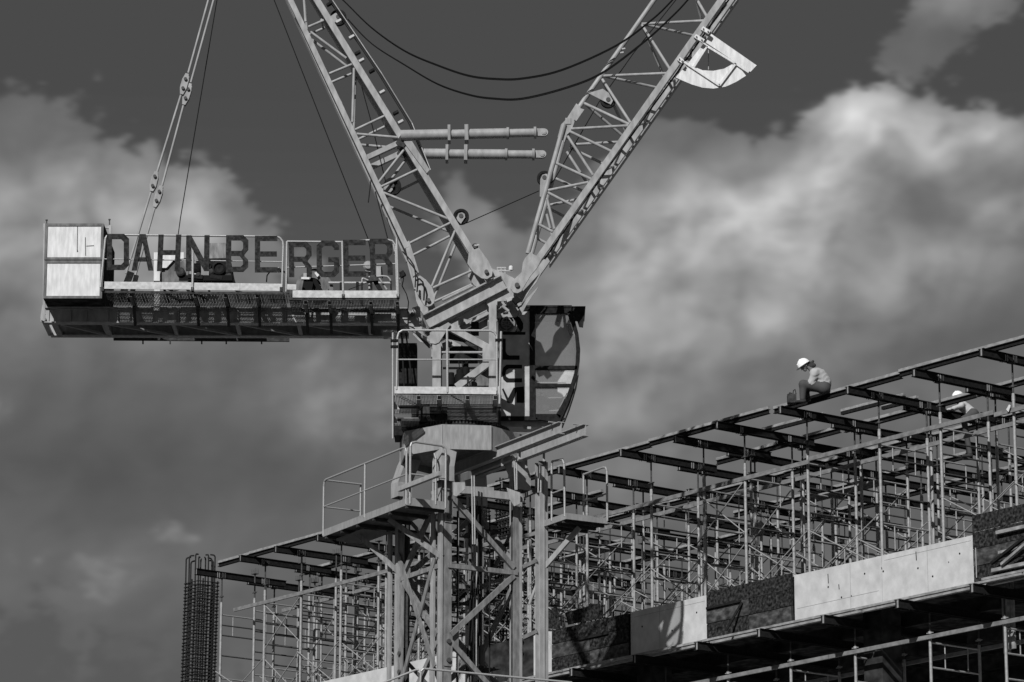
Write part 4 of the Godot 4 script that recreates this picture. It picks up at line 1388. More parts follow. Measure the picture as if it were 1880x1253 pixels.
func build_machinery(t: Node3D) -> void:
	var g := part_group("hoist_machinery", on(400, 520, -0.3), t)
	# bright angle frame and the guarded drum
	slab("drum_frame", outline([282, 463.5, 337, 463.5, 337, 475, 320, 476, 305, 492, 293, 492, 293, 570, 281.5, 570], 0.2), Vector3(0, 0, -0.03), M.white, g)
	var d := Mb.new()
	d.lathe(on(318, 511, 0.05), Vector3.BACK, [Vector2(0.0, 0.0), Vector2(0.30, 0.0), Vector2(0.30, 0.05), Vector2(0.05, 0.07), Vector2(0.0, 0.07)], 32)
	d.lathe(on(318, 511, -0.9), Vector3.BACK, [Vector2(0.0, 0.0), Vector2(0.30, 0.0), Vector2(0.30, 0.05), Vector2(0.2, 0.05), Vector2(0.2, 0.93)], 32)
	obj("rope_drum", d, M.paint_dark, g)
	slab("gear_cover", outline([299, 520, 304, 490, 314, 482, 336, 480, 346, 490, 346, 516, 340, 520], 0.14), Vector3(0, 0, -0.16), M.paint_dark, g)
	var gc := Mb.new()
	gc.lathe(on(331, 500, 0.15), Vector3.BACK, [Vector2(0.1, 0.0), Vector2(0.1, 0.05), Vector2(0.07, 0.07), Vector2(0.0, 0.07)], 20)
	obj("gear_cover", gc, M.girder, g)
	# motor with cooling fins
	var mt := Mb.new()
	mt.tube(on(352, 496, -0.1), on(368, 496, -0.1), 0.13, 16)
	for k in 7:
		mt.tube(on(353 + k * 2.1, 496, -0.1), on(354 + k * 2.1, 496, -0.1), 0.155, 16)
	obj("hoist_motor", mt, M.dark, g)
	var bx2 := Mb.new()
	bx2.beam(on(330, 516, -0.1), on(428, 516, -0.1), 0.5, 0.12)
	obj("machine_bed", bx2, M.black, g)
	var wh := Mb.new()
	wh.lathe(on(402, 494, 0.02), Vector3.BACK, [Vector2(0.0, 0.0), Vector2(0.135, 0.0), Vector2(0.15, 0.03), Vector2(0.15, 0.09), Vector2(0.11, 0.11), Vector2(0.1, 0.07), Vector2(0.0, 0.06)], 24)
	obj("brake_wheel", wh, M.dark, g)
	box("engine_block", on(400, 481, -0.3), on(400, 513, -0.3), 0.56, 0.4, M.dark, g)
	box("control_box", on(398.5, 450.5, -0.6), on(398.5, 478.5, -0.6), 0.36, 0.4, M.paint_mast, g)
	box("control_box", on(341, 452, -0.7), on(341, 475, -0.7), 0.08, 0.2, M.paint_worn, g)
	bar("support_rod", on(382, 490, 0.1), on(382, 514, 0.1), 0.014, M.galv, g)
	bar("support_rod", on(424, 499, 0.1), on(431, 522, 0.1), 0.022, M.black, g)
	box("engine_part", on(414, 510, 0.0), on(424, 505, 0.0), 0.1, 0.12, M.girder, g)
	box("engine_part", on(354, 506, 0.05), on(362, 506, 0.05), 0.1, 0.07, M.galv, g)
	for p in [[372, 486, 388, 490, 0.02], [360, 482, 374, 480, -0.2], [408, 488, 424, 500, 0.0], [345, 508, 372, 510, 0.12], [386, 508, 408, 512, 0.1], [420, 480, 426, 512, -0.1]]:
		box("engine_part", on(p[0], p[1], p[4]), on(p[2], p[3], p[4]), 0.12, 0.09, M.dark, g)
	for p in [[376, 482, 0.09, 0.1], [388, 500, 0.07, 0.05], [416, 496, 0.1, 0.0], [364, 506, 0.06, 0.12]]:
		var kn := Mb.new()
		kn.lathe(on(p[0], p[1], p[3]), Vector3.BACK, [Vector2(0, 0), Vector2(p[2], 0), Vector2(p[2], 0.05), Vector2(p[2] * 0.5, 0.08), Vector2(0, 0.08)], 14)
		obj("engine_part", kn, M.girder, g)
	for p in [[330, 520, 350, 538, 372, 546, 400, 546], [296, 524, 306, 540, 330, 552, 352, 552], [420, 520, 436, 536, 450, 540], [380, 520, 384, 536, 380, 552]]:
		var hz := Mb.new()
		hz.path(outline(p, 0.25), 0.03, 6)
		obj("hose", hz, M.rubber, g)
	# luffing drum behind the second rail
	var l := Mb.new()
	l.lathe(on(573, 527, -0.1), Vector3.BACK, [Vector2(0.2, 0.0), Vector2(0.36, 0.0), Vector2(0.36, 0.03), Vector2(0.2, 0.03)], 36)
	l.lathe(on(582, 531, -1.0), Vector3.BACK, [Vector2(0.12, 0.0), Vector2(0.36, 0.0), Vector2(0.36, 0.03), Vector2(0.22, 0.03), Vector2(0.22, 0.9)], 36)
	obj("rope_drum", l, M.paint_dark, g)
	box("drum_motor", on(556, 525, 0.02), on(574, 528, 0.02), 0.2, 0.2, M.black, g)
	box("drum_motor", on(557, 508, 0.06), on(570, 508, 0.06), 0.12, 0.13, M.paint, g)
	box("drum_motor", on(553, 512, 0.12), on(568, 512, 0.12), 0.1, 0.05, M.white, g)
	slab("drum_brace", outline([566, 512, 580, 512, 594, 536, 578, 536], 0.0), Vector3(0, 0, -0.05), M.black, g)
	slab("drum_clip", outline([577, 501, 582, 499, 586, 505, 582, 509], 0.0), Vector3(0, 0, -0.03), M.white, g)
	# rails and plates behind
	box("rear_rail", on(603, 519, -0.9), on(718, 519.5, -0.9), 0.04, 0.035, M.galv, g)
	for x in [626, 656, 681]:
		box("rear_post", on(x, 519, -0.9), on(x, 545, -0.9), 0.06 if x != 656 else 0.12, 0.06, M.dark, g)
	# small winch near the A-frame
	var wn := Mb.new()
	wn.lathe(on(676, 489, 0.25), Vector3.BACK, [Vector2(0.0, 0.0), Vector2(0.1, 0.0), Vector2(0.11, 0.04), Vector2(0.08, 0.09), Vector2(0.0, 0.1)], 18)
	obj("small_winch", wn, M.paint, g)
	box("small_winch", on(672, 494, 0.2), on(683, 496, 0.2), 0.16, 0.14, M.paint, g)
	box("small_winch", on(695, 490, 0.1), on(695, 509, 0.1), 0.1, 0.1, M.paint, g)
	box("small_winch", on(672, 515, 0.15), on(694, 513, 0.15), 0.14, 0.09, M.girder, g)
	bar("winch_handle", on(700, 491, 0.2), on(702, 511, 0.2), 0.014, M.black, g)
	bar("winch_stay", on(696, 511, 0.1), on(710, 532, 0.1), 0.022, M.paint, g)
	box("winch_stay", on(688, 516, 0.1), on(699, 534, 0.1), 0.06, 0.09, M.dark, g)
	bar("winch_stay", on(678, 500, 0.15), on(678, 534, 0.15), 0.025, M.galv, g)
	var lp := Mb.new()
	lp.path(outline([664.5, 562, 664.5, 513, 666, 511, 676, 515], 0.3), 0.02, 8)
	lp.path(outline([692, 508, 702, 507, 711, 508, 716, 513, 718, 520, 717.5, 562], 0.3), 0.02, 8)
	obj("hoop_rail", lp, M.galv, g)
	bar("operating_rope", on(640, 532, 0.2), on(672, 520, 0.2), 0.008, M.rope, g, 5)
	# lamp at the end of the rail and cables by the A-frame
	box("work_lamp", on(509, 494, 0.9), on(514, 498, 0.9), 0.1, 0.08, M.galv, g)
	var cb := Mb.new()
	cb.path(outline([514, 499, 522, 499, 526, 505, 527, 520], 0.95), 0.02, 6)
	cb.path(outline([489, 518, 490, 506, 497, 497, 508, 495], 0.9), 0.014, 6)
	cb.path(outline([736, 500, 741, 512, 738, 525, 746, 540, 750, 555, 748, 575], 0.3), 0.012, 6)
	obj("cable", cb, M.rubber, g)
	box("work_lamp", on(736, 500, 0.3), on(741, 508, 0.3), 0.14, 0.12, M.dark, g)


func build_counterweights() -> void:
	var spots := [[82.5, 410.5, 188, 477, "upper pale counterweight block with dark edges and a cracked face, topmost at the counter-jib's end"], [81, 478.5, 186.5, 548, "lower pale counterweight block with a clean face, directly on the counter-jib's end"]]
	for i in 2:
		var s: Array = spots[i]
		var dz := 0.75
		var a := on(s[0], s[1], dz)
		var b := on(s[2], s[3], dz)
		var mid := Vector3((a.x + b.x) * 0.5, b.y, dz - CR - 1.1)
		var t := thing("counterweight_block", mid, s[4], "counterweight", "counterweight blocks of the crane")
		var back := Vector3(0, 0, -2.25)
		var body := Mb.new()
		var bl := Vector3(a.x, b.y, a.z)
		var br := b
		var tl := a
		var tr := Vector3(b.x, a.y, a.z)
		var e := 0.055
		var ins := Vector3(0, 0, -0.05)
		body.plate([bl + ins, br + ins, tr + ins, tl + ins], back)
		obj("block", body, M.concrete_dark, t)
		var fr := Mb.new()
		fr.strip([bl, br, tr, tl], [bl + Vector3(e, e, 0), br + Vector3(-e, e, 0), tr + Vector3(-e, -e, 0), tl + Vector3(e, -e, 0)], ins * 0.9, true)
		obj("edge_frame", fr, M.paint_dark, t)
		var f := Vector3(0, 0, -0.02)
		slab("face_panel", [bl + Vector3(e, e, 0) + f, br + Vector3(-e, e, 0) + f, tr + Vector3(-e, -e, 0) + f, tl + Vector3(e, -e, 0) + f], Vector3(0, 0, -0.02), M.white, t)
		if i == 0:
			var c := Mb.new()
			for p in [[141.5, 416, 141.2, 463], [156, 436, 156.5, 470], [158, 452, 172, 451.3], [141, 458, 142.5, 462]]:
				c.beam(on(p[0], p[1], dz - 0.016), on(p[2], p[3], dz - 0.016), 0.012, 0.008, Vector3.BACK)
			obj("crack", c, M.girder, t)


# ------------------------------------------------------------------ climbing frame round the mast
func build_climbing_frame() -> void:
	var t := thing("climbing_frame", Vector3(MC.x, 0, MC.z), "climbing frame round the mast with railed platforms and two projecting beams", "climbing frame")
	# guide legs outside the mast
	var rl := on(994, 850, 0.25)
	var lb := Mb.new()
	var low := Vector3(rl.x, on(994, 1500, 0.25).y, rl.z)
	lb.isec(rl, low, 0.2, 0.21, 0.02, 0.02, MQ)
	lb.beam(rl + MQ * 0.11, low + MQ * 0.11, 0.03, 0.02, MQ)
	obj("guide_leg", lb, M.paint, t)
	for k in 4:
		var y := 900 + k * 130
		box("leg_bracket", on(961, y + 12, 0.1), on(987, y, 0.2), 0.1, 0.08, M.paint_dark, t)
	bar("brace", on(985, 1075, 0.15), on(972, 1110, 0.1), 0.035, M.paint, t)
	var bk := Mb.new()
	bk.beam(on(988, 852, 0.3), on(1003, 852, 0.3), 0.2, 0.08)
	obj("leg_cap", bk, M.paint_dark, t)
	# left platform: runs back along the mast's left face
	var c := on(748, 921, 1.3)             # front left corner, on the fascia's middle
	var e := hit(593, 990, c, MQ.cross(Vector3.UP))
	var q := (e - c)
	q.y = 0
	var qd := q.normalized()
	var w := MP * 0.92
	e = c + q
	var pl := part_group("left_platform", c, t)
	obj_beam("fascia", c, e, 0.02, 0.155, M.paint_worn, pl)
	obj_beam("fascia", c + w, c, 0.02, 0.17, M.paint_worn, pl)
	obj_beam("fascia", e, e + w, 0.02, 0.155, M.paint_worn, pl)
	var dk := Mb.new()
	dk.plate([c + Vector3(0, -0.06, 0), e + Vector3(0, -0.06, 0), e + w + Vector3(0, -0.06, 0), c + w + Vector3(0, -0.06, 0)], Vector3(0, 0.012, 0))
	obj("deck_plate", dk, M.paint_dark, pl)
	for k in 6:
		var a := c + q * (0.02 + k * 0.19)
		obj_beam("joist", a + Vector3(0, -0.1, 0), a + w + Vector3(0, -0.1, 0), 0.07, 0.07, M.girder, pl)
	grating("step_grating", c + q * 0.62 + Vector3(0, -0.16, 0) + w * 0.25, c + q * 0.95 + Vector3(0, -0.16, 0) + w * 0.25, w * 0.7, M.paint, pl, 0.06)
	# rails of the left platform
	var h := Vector3(0, 1.2, 0)
	var m := Vector3(0, 0.6, 0)
	var pr := Mb.new()
	var c1 := c + qd * 0.06
	pr.path([c1 + Vector3(0, -0.05, 0), c1 + h - Vector3(0, 0.12, 0), c1 + h - Vector3(0, 0.03, 0) + qd * 0.04, c1 + h + qd * 0.14, e + h - qd * 0.12, e + h - qd * 0.03 - Vector3(0, 0.03, 0), e + h - Vector3(0, 0.14, 0), e - Vector3(0, 0.05, 0)], 0.024, 8)
	obj("top_rail", pr, M.galv, pl)
	bar("rail_post", c + q * 0.5, c + q * 0.5 + h, 0.024, M.galv, pl)
	bar("mid_rail", c1 + m, e + m, 0.018, M.galv, pl)
	bar("mid_rail", e + m, e + w + m, 0.018, M.galv, pl)
	bar("top_rail", e + h - qd * 0.04, e + w + h - qd * 0.04, 0.022, M.galv, pl)
	bar("rail_post", e + w, e + w + h, 0.022, M.galv, pl)
	var f0 := c + MP * 0.06
	var f1 := c + w
	var fr := Mb.new()
	fr.path([f0 + Vector3(0, -0.05, 0), f0 + h + Vector3(0, 0.0, 0), f0 + h + MP * 0.03 + Vector3(0, 0.08, 0), f0 + h + MP * 0.12 + Vector3(0, 0.11, 0), f1 + h + Vector3(0, 0.1, 0) - MP * 0.1, f1 + h + Vector3(0, 0.06, 0) - MP * 0.02, f1 + h - Vector3(0, 0.05, 0), f1 - Vector3(0, 0.05, 0)], 0.026, 8)
	obj("top_rail", fr, M.galv, pl)
	bar("mid_rail", f0 + m, f1 + m, 0.02, M.galv, pl)
	var g0 := f1 - MP * 0.24
	var gt := Mb.new()
	gt.path([g0, g0 + h - Vector3(0, 0.2, 0), g0 + h - Vector3(0, 0.08, 0) - MQ * 0.06, f1 + h - Vector3(0, 0.05, 0) - MQ * 0.5, f1 + h - Vector3(0, 0.12, 0) - MQ * 0.55, f1 - MQ * 0.55], 0.022, 8)
	obj("gate_rail", gt, M.galv, pl)
	box("rail_clamp", c + Vector3(0, 1.02, 0) + qd * 0.1, c + Vector3(0, 1.02, 0) + MP * 0.12, 0.06, 0.06, M.girder, pl)
	# struts under the left platform
	for k in 2:
		var a := c + q * (0.34 + 0.4 * k) + w * 0.3 + Vector3(0, -0.12, 0)
		var cc := MC + (-MP + MQ) * MH if k == 0 else MC + (-MP - MQ) * MH
		var b := Vector3(cc.x, a.y - 0.95, cc.z)
		obj_beam("platform_strut", a, b, 0.08, 0.11, M.paint_mast, pl)
	# crossed joists between mast and platform
	for k in 3:
		var y := c.y + 0.45 + k * 0.0
		var a := hit(725 + k * 6, 880, c - qd * 0.3, MP)
		if k == 0:
			obj_beam("climbing_beam", Vector3(a.x, c.y + 0.33, a.z) - qd * 0.2, Vector3(a.x, c.y + 0.33, a.z) - qd * 2.0, 0.09, 0.10, M.paint, t)
	# right platform
	var d := on(1039.6, 948, 1.15)
	var de := hit(1011, 971, d, MQ.cross(Vector3.UP))
	var dq := (de - d)
	dq.y = 0
	dq *= 1.5
	var dw := MP * 1.02
	var rp := part_group("right_platform", d, t)
	obj_beam("fascia", d, d + dq, 0.02, 0.13, M.paint_worn, rp)
	obj_beam("fascia", d + dw, d, 0.02, 0.13, M.paint_worn, rp)
	obj_beam("fascia", d + dq + dw, d + dw, 0.02, 0.13, M.paint_dark, rp)
	var d2 := Mb.new()
	d2.plate([d + Vector3(0, -0.05, 0), d + dq + Vector3(0, -0.05, 0), d + dq + dw + Vector3(0, -0.05, 0), d + dw + Vector3(0, -0.05, 0)], Vector3(0, 0.012, 0))
	obj("deck_plate", d2, M.paint_dark, rp)
	for k in 3:
		var a := d + dq * (0.15 + 0.35 * k) + Vector3(0, -0.09, 0)
		obj_beam("joist", a, a + dw, 0.06, 0.06, M.girder, rp)
	var hoop := Mb.new()
	hoop.path([d + dq * 0.62, d + dq * 0.62 + h, d + dq * 0.62 + h + Vector3(0, 0.1, 0) - dq * 0.03, d - dq * 0.05 + dq * 0.2 + h + Vector3(0, 0.06, 0), d + dq * 0.08 + h - Vector3(0, 0.06, 0), d + dq * 0.06], 0.024, 8)
	obj("top_rail", hoop, M.galv, rp)
	bar("mid_rail", d + dq * 0.62 + m, d + dq * 0.06 + m, 0.018, M.galv, rp)
	var rr := Mb.new()
	var r0 := d + dw
	rr.path([r0, r0 + h - Vector3(0, 0.1, 0), r0 + h - Vector3(0, 0.02, 0) + dq.normalized() * 0.06, r0 + h + dq.normalized() * 0.16, r0 + dq + h], 0.024, 8)
	obj("top_rail", rr, M.galv, rp)
	bar("mid_rail", r0 + m, r0 + dq + m, 0.018, M.galv, rp)
	bar("rail_post", r0 + dq, r0 + dq + h, 0.022, M.galv, rp)
	obj_beam("platform_strut", d + dq * 0.4 + dw * 0.55 + Vector3(0, -0.12, 0), Vector3(rl.x, d.y - 1.0, rl.z), 0.08, 0.1, M.paint_worn, rp)
	# twin beams that the sections travel on, projecting towards the camera
	var n := MQ.cross(Vector3.UP)
	var tips := [[1031, 786, 862, 858, 0.0], [1076, 790, 905, 862, 0.0]]
	for i in 2:
		var s: Array = tips[i]
		var root := MC + MP * (0.18 + 0.66 * i) + MQ * 0.3
		var a := hit(s[0], s[1], root, n)
		var b := hit(s[2], s[3], root, n)
		b.y = a.y
		b -= MQ * 1.2
		var mb := Mb.new()
		mb.isec(a, b, 0.15, 0.26, 0.018, 0.014)
		obj("travel_beam", mb, M.paint, t)
		var cr := Mb.new()
		cr.tube(a - MP * 0.17 + Vector3(0, 0.16, 0) - MQ * 0.25, a + MP * 0.17 + Vector3(0, 0.16, 0) - MQ * 0.25, 0.016, 6)
		cr.tube(a + Vector3(0, 0.0, 0) - MQ * 0.25 + MP * 0.03, a + Vector3(0, 0.16, 0) - MQ * 0.25 + MP * 0.03, 0.012, 6)
		obj("end_stop", cr, M.galv, t)
		for k in 2:
			var hp := a - MQ * (1.9 + k * 0.75)
			obj_beam("hanger", hp + Vector3(0, 0.16, 0) + MP * 0.09, hp + Vector3(0, -0.3, 0) + MP * 0.09, 0.05, 0.09, M.paint, t)
	var lo := hit(862, 872, MC + MP * 0.5 + MQ * 0.3, n)
	var lo2 := hit(944, 838, MC + MP * 0.5 + MQ * 0.3, n)
	lo2.y = lo.y
	obj_beam("runner_beam", lo, lo2, 0.1, 0.09, M.paint, t)
	for p in [[866, 874, 868, 1000], [870.5, 874, 872, 1000], [944, 842, 946, 900], [948.5, 842, 949, 900], [989, 855, 988, 905], [993, 855, 993, 905]]:
		bar("tie_rod", on(p[0], p[1], 0.75), on(p[2], p[3], 0.75), 0.018, M.galv, t, 6)
	for p in [[836, 900, 905, 903], [870, 905, 960, 915], [838, 880, 862, 872]]:
		obj_beam("frame_beam", on(p[0], p[1], 0.35), on(p[2], p[3], 0.0), 0.12, 0.16, M.paint_worn, t)
	slab("frame_plate", outline([832, 886, 853, 886, 854, 898, 838, 912, 832, 910], 0.75), Vector3(0, 0, -0.03), M.paint_worn, t)
	slab("frame_plate", outline([930, 896, 955, 905, 955, 925, 944, 930, 936, 918], 0.2), Vector3(0, 0, -0.03), M.paint_worn, t)
	# the rail of the platform below the frame
	var lr := Mb.new()
	lr.path([on(690, 1260, 1.6), on(764, 1230.5, 1.9), on(769, 1230, 1.9)], 0.024, 8)
	lr.path([on(771, 1262, 1.9), on(773, 1233, 1.9), on(778, 1228.5, 1.9), on(1050, 1254, 1.2)], 0.024, 8)
	obj("low_rail", lr, M.galv, t)


# ------------------------------------------------------------------ ropes
func smooth_path(p: Array, k := 6) -> Array:
	var r := []
	for i in p.size() - 1:
		var a: Vector3 = p[maxi(i - 1, 0)]
		var b: Vector3 = p[i]
		var c: Vector3 = p[i + 1]
		var d: Vector3 = p[mini(i + 2, p.size() - 1)]
		for j in k:
			r.append(b.cubic_interpolate(c, a, d, float(j) / k))
	r.append(p[-1])
	return r


func build_ropes() -> void:
	var sag := [[560, -75, 600, -25, 629.6, 0, 682, 50.5, 743, 93, 803, 119, 860, 138, 910, 144, 960, 143, 1033, 127, 1131, 83, 1195, 37, 1234, 0, 1290, -62],
		[637.7, 35, 682, 80, 743, 119, 803, 153.6, 860, 173, 905, 180, 960, 180, 1043, 159, 1107, 132, 1180, 78, 1225, 38, 1262, 0, 1310, -62]]
	var says := ["upper black double rope sagging between A-frame and jib", "lower black double rope sagging from the A-frame's top wheel to the jib"]
	for i in 2:
		var t := thing("luffing_rope", on(910, 150, -0.3), says[i], "rope", "slack luffing ropes")
		for k in 2:
			var pts := []
			var s: Array = sag[i]
			for j in range(0, s.size(), 2):
				var f := sin(PI * j / s.size())
				pts.append(on(s[j] + k * 0.6, s[j + 1] + k * 2.2 * f, -0.25 - 0.06 * k))
			var b := Mb.new()
			b.path(smooth_path(pts), 0.0135, 6)
			obj("strand", b, M.rope, t)
	var thin := [[[480, -60, 503, 0, 601, 250, 676, 440, 690, 512], -0.4, "thin dark rope running down left of the A-frame to the small winch"],
		[[405, -40, 398, 0, 331, 400, 318, 495], -0.6, "thin dark rope falling right of the pendant bars to the large drum"],
		[[856, 410, 989.6, 350.7], -0.3, "thin rope stretched between the A-frame's lower wheel and the jib's lower wheel"],
		[[1010, 338, 1017, 331.6, 1060, 257, 1099.5, 188, 1163, 98, 1241, 0, 1290, -62], -0.5, "thin rope running up inside the jib lattice"],
		[[664, 160, 683, 230, 708, 335], -0.3, "thin rope hanging inside the A-frame down to its middle wheel"]]
	for s in thin:
		var pts := []
		for j in range(0, s[0].size(), 2):
			pts.append(on(s[0][j], s[0][j + 1], s[1]))
		var b := Mb.new()
		b.path(pts, 0.011, 5)
		tag(obj("hoist_rope", b, M.rope), s[2], "rope", "thin ropes of the crane")


# ------------------------------------------------------------------ the building
const Y_SLAB := 17.2        # top of the slab
const Y_EDGE := 17.76       # top of the upstand round it
const Y_LOW := 16.68        # its foot
const Y_BEAM := 21.62       # underside of the formwork beams
const Y_RAIL := 20.56       # the long guard ledgers
const ROWS := [0.0, 2.05, 4.2, 6.35, 8.5]
var bays := [11.1, 8.9, 6.69, 4.49, 2.4, 0.04, -2.02, -3.7, -5.65, -8.09, -10.3, -12.4, -14.5, -16.6, -18.6, -20.57, -22.23, -24.6]
const ORD := ["first", "second", "third", "fourth", "fifth", "sixth", "seventh", "eighth", "ninth", "tenth", "eleventh", "twelfth", "thirteenth", "fourteenth", "fifteenth", "sixteenth", "seventeenth", "eighteenth"]
const ROWN := ["front", "second", "third", "fourth", "rear"]


func build_building() -> void:
	var base := bp(-8.0, 0, 0)
	var t := thing("concrete_building", base, "unfinished concrete building with a pale slab edge carrying a forest of props", "building")
	# slab, its upstand in lengths, and what is below
	var s := Mb.new()
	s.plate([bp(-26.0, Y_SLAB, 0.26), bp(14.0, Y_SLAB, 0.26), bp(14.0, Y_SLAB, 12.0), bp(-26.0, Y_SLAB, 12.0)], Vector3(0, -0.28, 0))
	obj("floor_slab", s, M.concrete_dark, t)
	for l in [[-26.0, -12.01], [-9.2, -8.45], [-5.43, -2.62], [0.42, 3.3], [3.31, 6.17]]:
		var e := Mb.new()
		var a := bp(l[0], 0, 0.125)
		var b := bp(l[1], 0, 0.125)
		var y := Vector3(0, (Y_EDGE + Y_LOW) * 0.5, 0)
		e.beam(a + y, b + y, 0.25, Y_EDGE - Y_LOW)
		obj("slab_edge", e, M.concrete, t)
	for l in [[-12.0, -9.21], [-8.44, -5.44], [-2.61, 0.41], [6.18, 14.0]]:
		var e := Mb.new()
		var a := bp(l[0], 0, 0.14)
		var b := bp(l[1], 0, 0.14)
		var y := Vector3(0, (Y_EDGE + Y_LOW) * 0.5, 0)
		e.beam(a + y, b + y, 0.22, Y_EDGE - Y_LOW - 0.04)
		obj("slab_edge", e, M.concrete_dark, t)
	# tie holes and pour marks
	for p in [[1.55, 17.32], [1.98, 17.02], [3.35, 17.40], [4.45, 17.3], [4.9, 17.05], [2.75, 17.44], [5.75, 17.42], [-3.0, 17.4], [-3.9, 17.1], [-5.0, 17.35]]:
		bar("tie_hole", bp(p[0], p[1], -0.003), bp(p[0], p[1], 0.02), 0.024, M.black, t)
	for p in [[1.55, 17.62, 0.22], [1.9, 17.33, 0.12], [3.3, 17.5, 0.05], [4.4, 17.68, 0.2], [2.3, 17.02, 0.03], [5.4, 17.3, 0.03]]:
		box("stain", bp(p[0], p[1], -0.002), bp(p[0] + 0.01, p[1] - p[2], -0.002), 0.022, 0.004, M.concrete_dark, t, V)
	for p in [[2.28, 17.74, 1.0], [4.75, 17.74, 1.0], [-4.35, 17.74, 1.0]]:
		box("seam", bp(p[0], p[1], -0.001), bp(p[0], p[1] - p[2], -0.001), 0.007, 0.004, M.seam, t, V)
	for p in [[0.5, 3.2, 16.98], [3.4, 6.1, 17.64], [-5.3, -2.7, 17.62]]:
		box("seam", bp(p[0], p[2], -0.0012), bp(p[1], p[2] + 0.01, -0.0012), 0.004, 0.007, M.seam, t)
	# lower storey: slab, walls at the back and columns, down to the ground
	var w := Mb.new()
	w.plate([bp(-26.0, 12.9, 0.0), bp(14.0, 12.9, 0.0), bp(14.0, 12.9, 12.0), bp(-26.0, 12.9, 12.0)], Vector3(0, -0.3, 0))
	obj("floor_slab", w, M.concrete, t)
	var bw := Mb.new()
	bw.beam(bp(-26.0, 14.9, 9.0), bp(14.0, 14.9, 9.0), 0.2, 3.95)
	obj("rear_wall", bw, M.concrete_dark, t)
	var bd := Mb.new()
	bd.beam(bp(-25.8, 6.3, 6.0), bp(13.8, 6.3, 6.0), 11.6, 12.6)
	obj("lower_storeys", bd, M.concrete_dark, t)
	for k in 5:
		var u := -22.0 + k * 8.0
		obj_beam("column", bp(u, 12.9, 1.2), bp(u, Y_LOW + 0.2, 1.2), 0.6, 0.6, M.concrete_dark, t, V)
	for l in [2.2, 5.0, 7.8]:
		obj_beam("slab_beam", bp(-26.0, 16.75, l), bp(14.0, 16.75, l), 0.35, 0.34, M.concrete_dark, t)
	build_panels()
	build_frames()
	build_beams()
	build_under()
	build_rebar()


func build_panels() -> void:
	var says := ["dark stained plywood form with loose top flaps, on the slab edge behind the mast", "dark weathered plywood form between two pale concrete stretches of slab edge", "dark plywood form with pale timber walers, right end of slab edge"]
	var spans := [[-8.42, -5.46, Y_EDGE - 0.02], [-2.6, 0.40, Y_EDGE + 0.06], [6.2, 13.0, Y_EDGE + 0.42]]
	for i in 3:
		var l: Array = spans[i]
		var t := thing("formwork_panel", bp((l[0] + l[1]) * 0.5, Y_LOW, -0.02), says[i], "formwork panel", "plywood forms on the slab edge")
		var n := 3 if i == 2 else 2
		for k in n:
			var a := bp(lerpf(l[0], l[1], float(k) / n) + 0.004, 0, -0.03)
			var b := bp(lerpf(l[0], l[1], float(k + 1) / n) - 0.004, 0, -0.03 - 0.004 * (k % 2))
			var rows := 4 if i == 2 else 3
			var hh: float = (l[2] - Y_LOW) / rows
			for j in rows:
				var p := Mb.new()
				var y := Vector3(0, Y_LOW + hh * (j + 0.5), 0)
				var o := -V * rng.randf_range(0.0, 0.012)
				p.beam(a + y + o, b + y + o + Vector3(0, rng.randf_range(-0.006, 0.006), 0), 0.022, hh - 0.014)
				obj("plywood_board", p, M.ply if (j + k) % 3 != 1 else M.ply_worn, t)
		if i == 0:
			slab("flap", [bp(-7.75, 17.78, -0.05), bp(-6.45, 17.76, -0.05), bp(-6.47, 18.12, -0.10), bp(-7.8, 18.08, -0.10)], -V * 0.02, M.ply, t)
			slab("flap", [bp(-8.7, 17.82, -0.05), bp(-8.05, 17.72, -0.05), bp(-8.15, 18.3, -0.1), bp(-8.75, 18.1, -0.12)], -V * 0.02, M.ply, t)
			obj_beam("waler", bp(-7.5, 17.36, -0.07), bp(-6.2, 17.36, -0.07), 0.05, 0.06, M.joist, t)
		elif i == 1:
			obj_beam("waler", bp(-2.55, 17.42, -0.08), bp(-1.35, 17.42, -0.08), 0.05, 0.05, M.joist, t)
			obj_beam("strut", bp(-1.3, 17.38, -0.08), bp(-1.62, 16.75, -0.3), 0.05, 0.05, M.joist, t)
			obj_beam("trim", bp(0.385, 16.72, -0.05), bp(0.385, 17.8, -0.05), 0.02, 0.03, M.joist, t, V)
		else:
			obj_beam("waler", bp(7.0, 17.66, -0.1), bp(12.0, 17.66, -0.1), 0.1, 0.075, M.timber, t)
			obj_beam("waler", bp(7.05, 17.22, -0.1), bp(8.1, 17.22, -0.1), 0.1, 0.06, M.timber, t)
			obj_beam("waler", bp(6.85, 16.86, -0.12), bp(12.0, 16.86, -0.12), 0.1, 0.075, M.timber, t)
			obj_beam("waler", bp(6.6, 16.7, -0.16), bp(12.0, 16.7, -0.16), 0.12, 0.05, M.timber, t)
			obj_beam("brace", bp(6.9, 17.0, -0.2), bp(9.0, 17.72, -0.35), 0.07, 0.06, M.joist, t)
			obj_beam("brace", bp(7.2, 16.93, -0.2), bp(8.0, 17.22, -0.3), 0.07, 0.06, M.timber, t)
			bar("tie_bar", bp(6.3, 16.8, -0.06), bp(6.3, 17.45, -0.06), 0.012, M.galv, t)


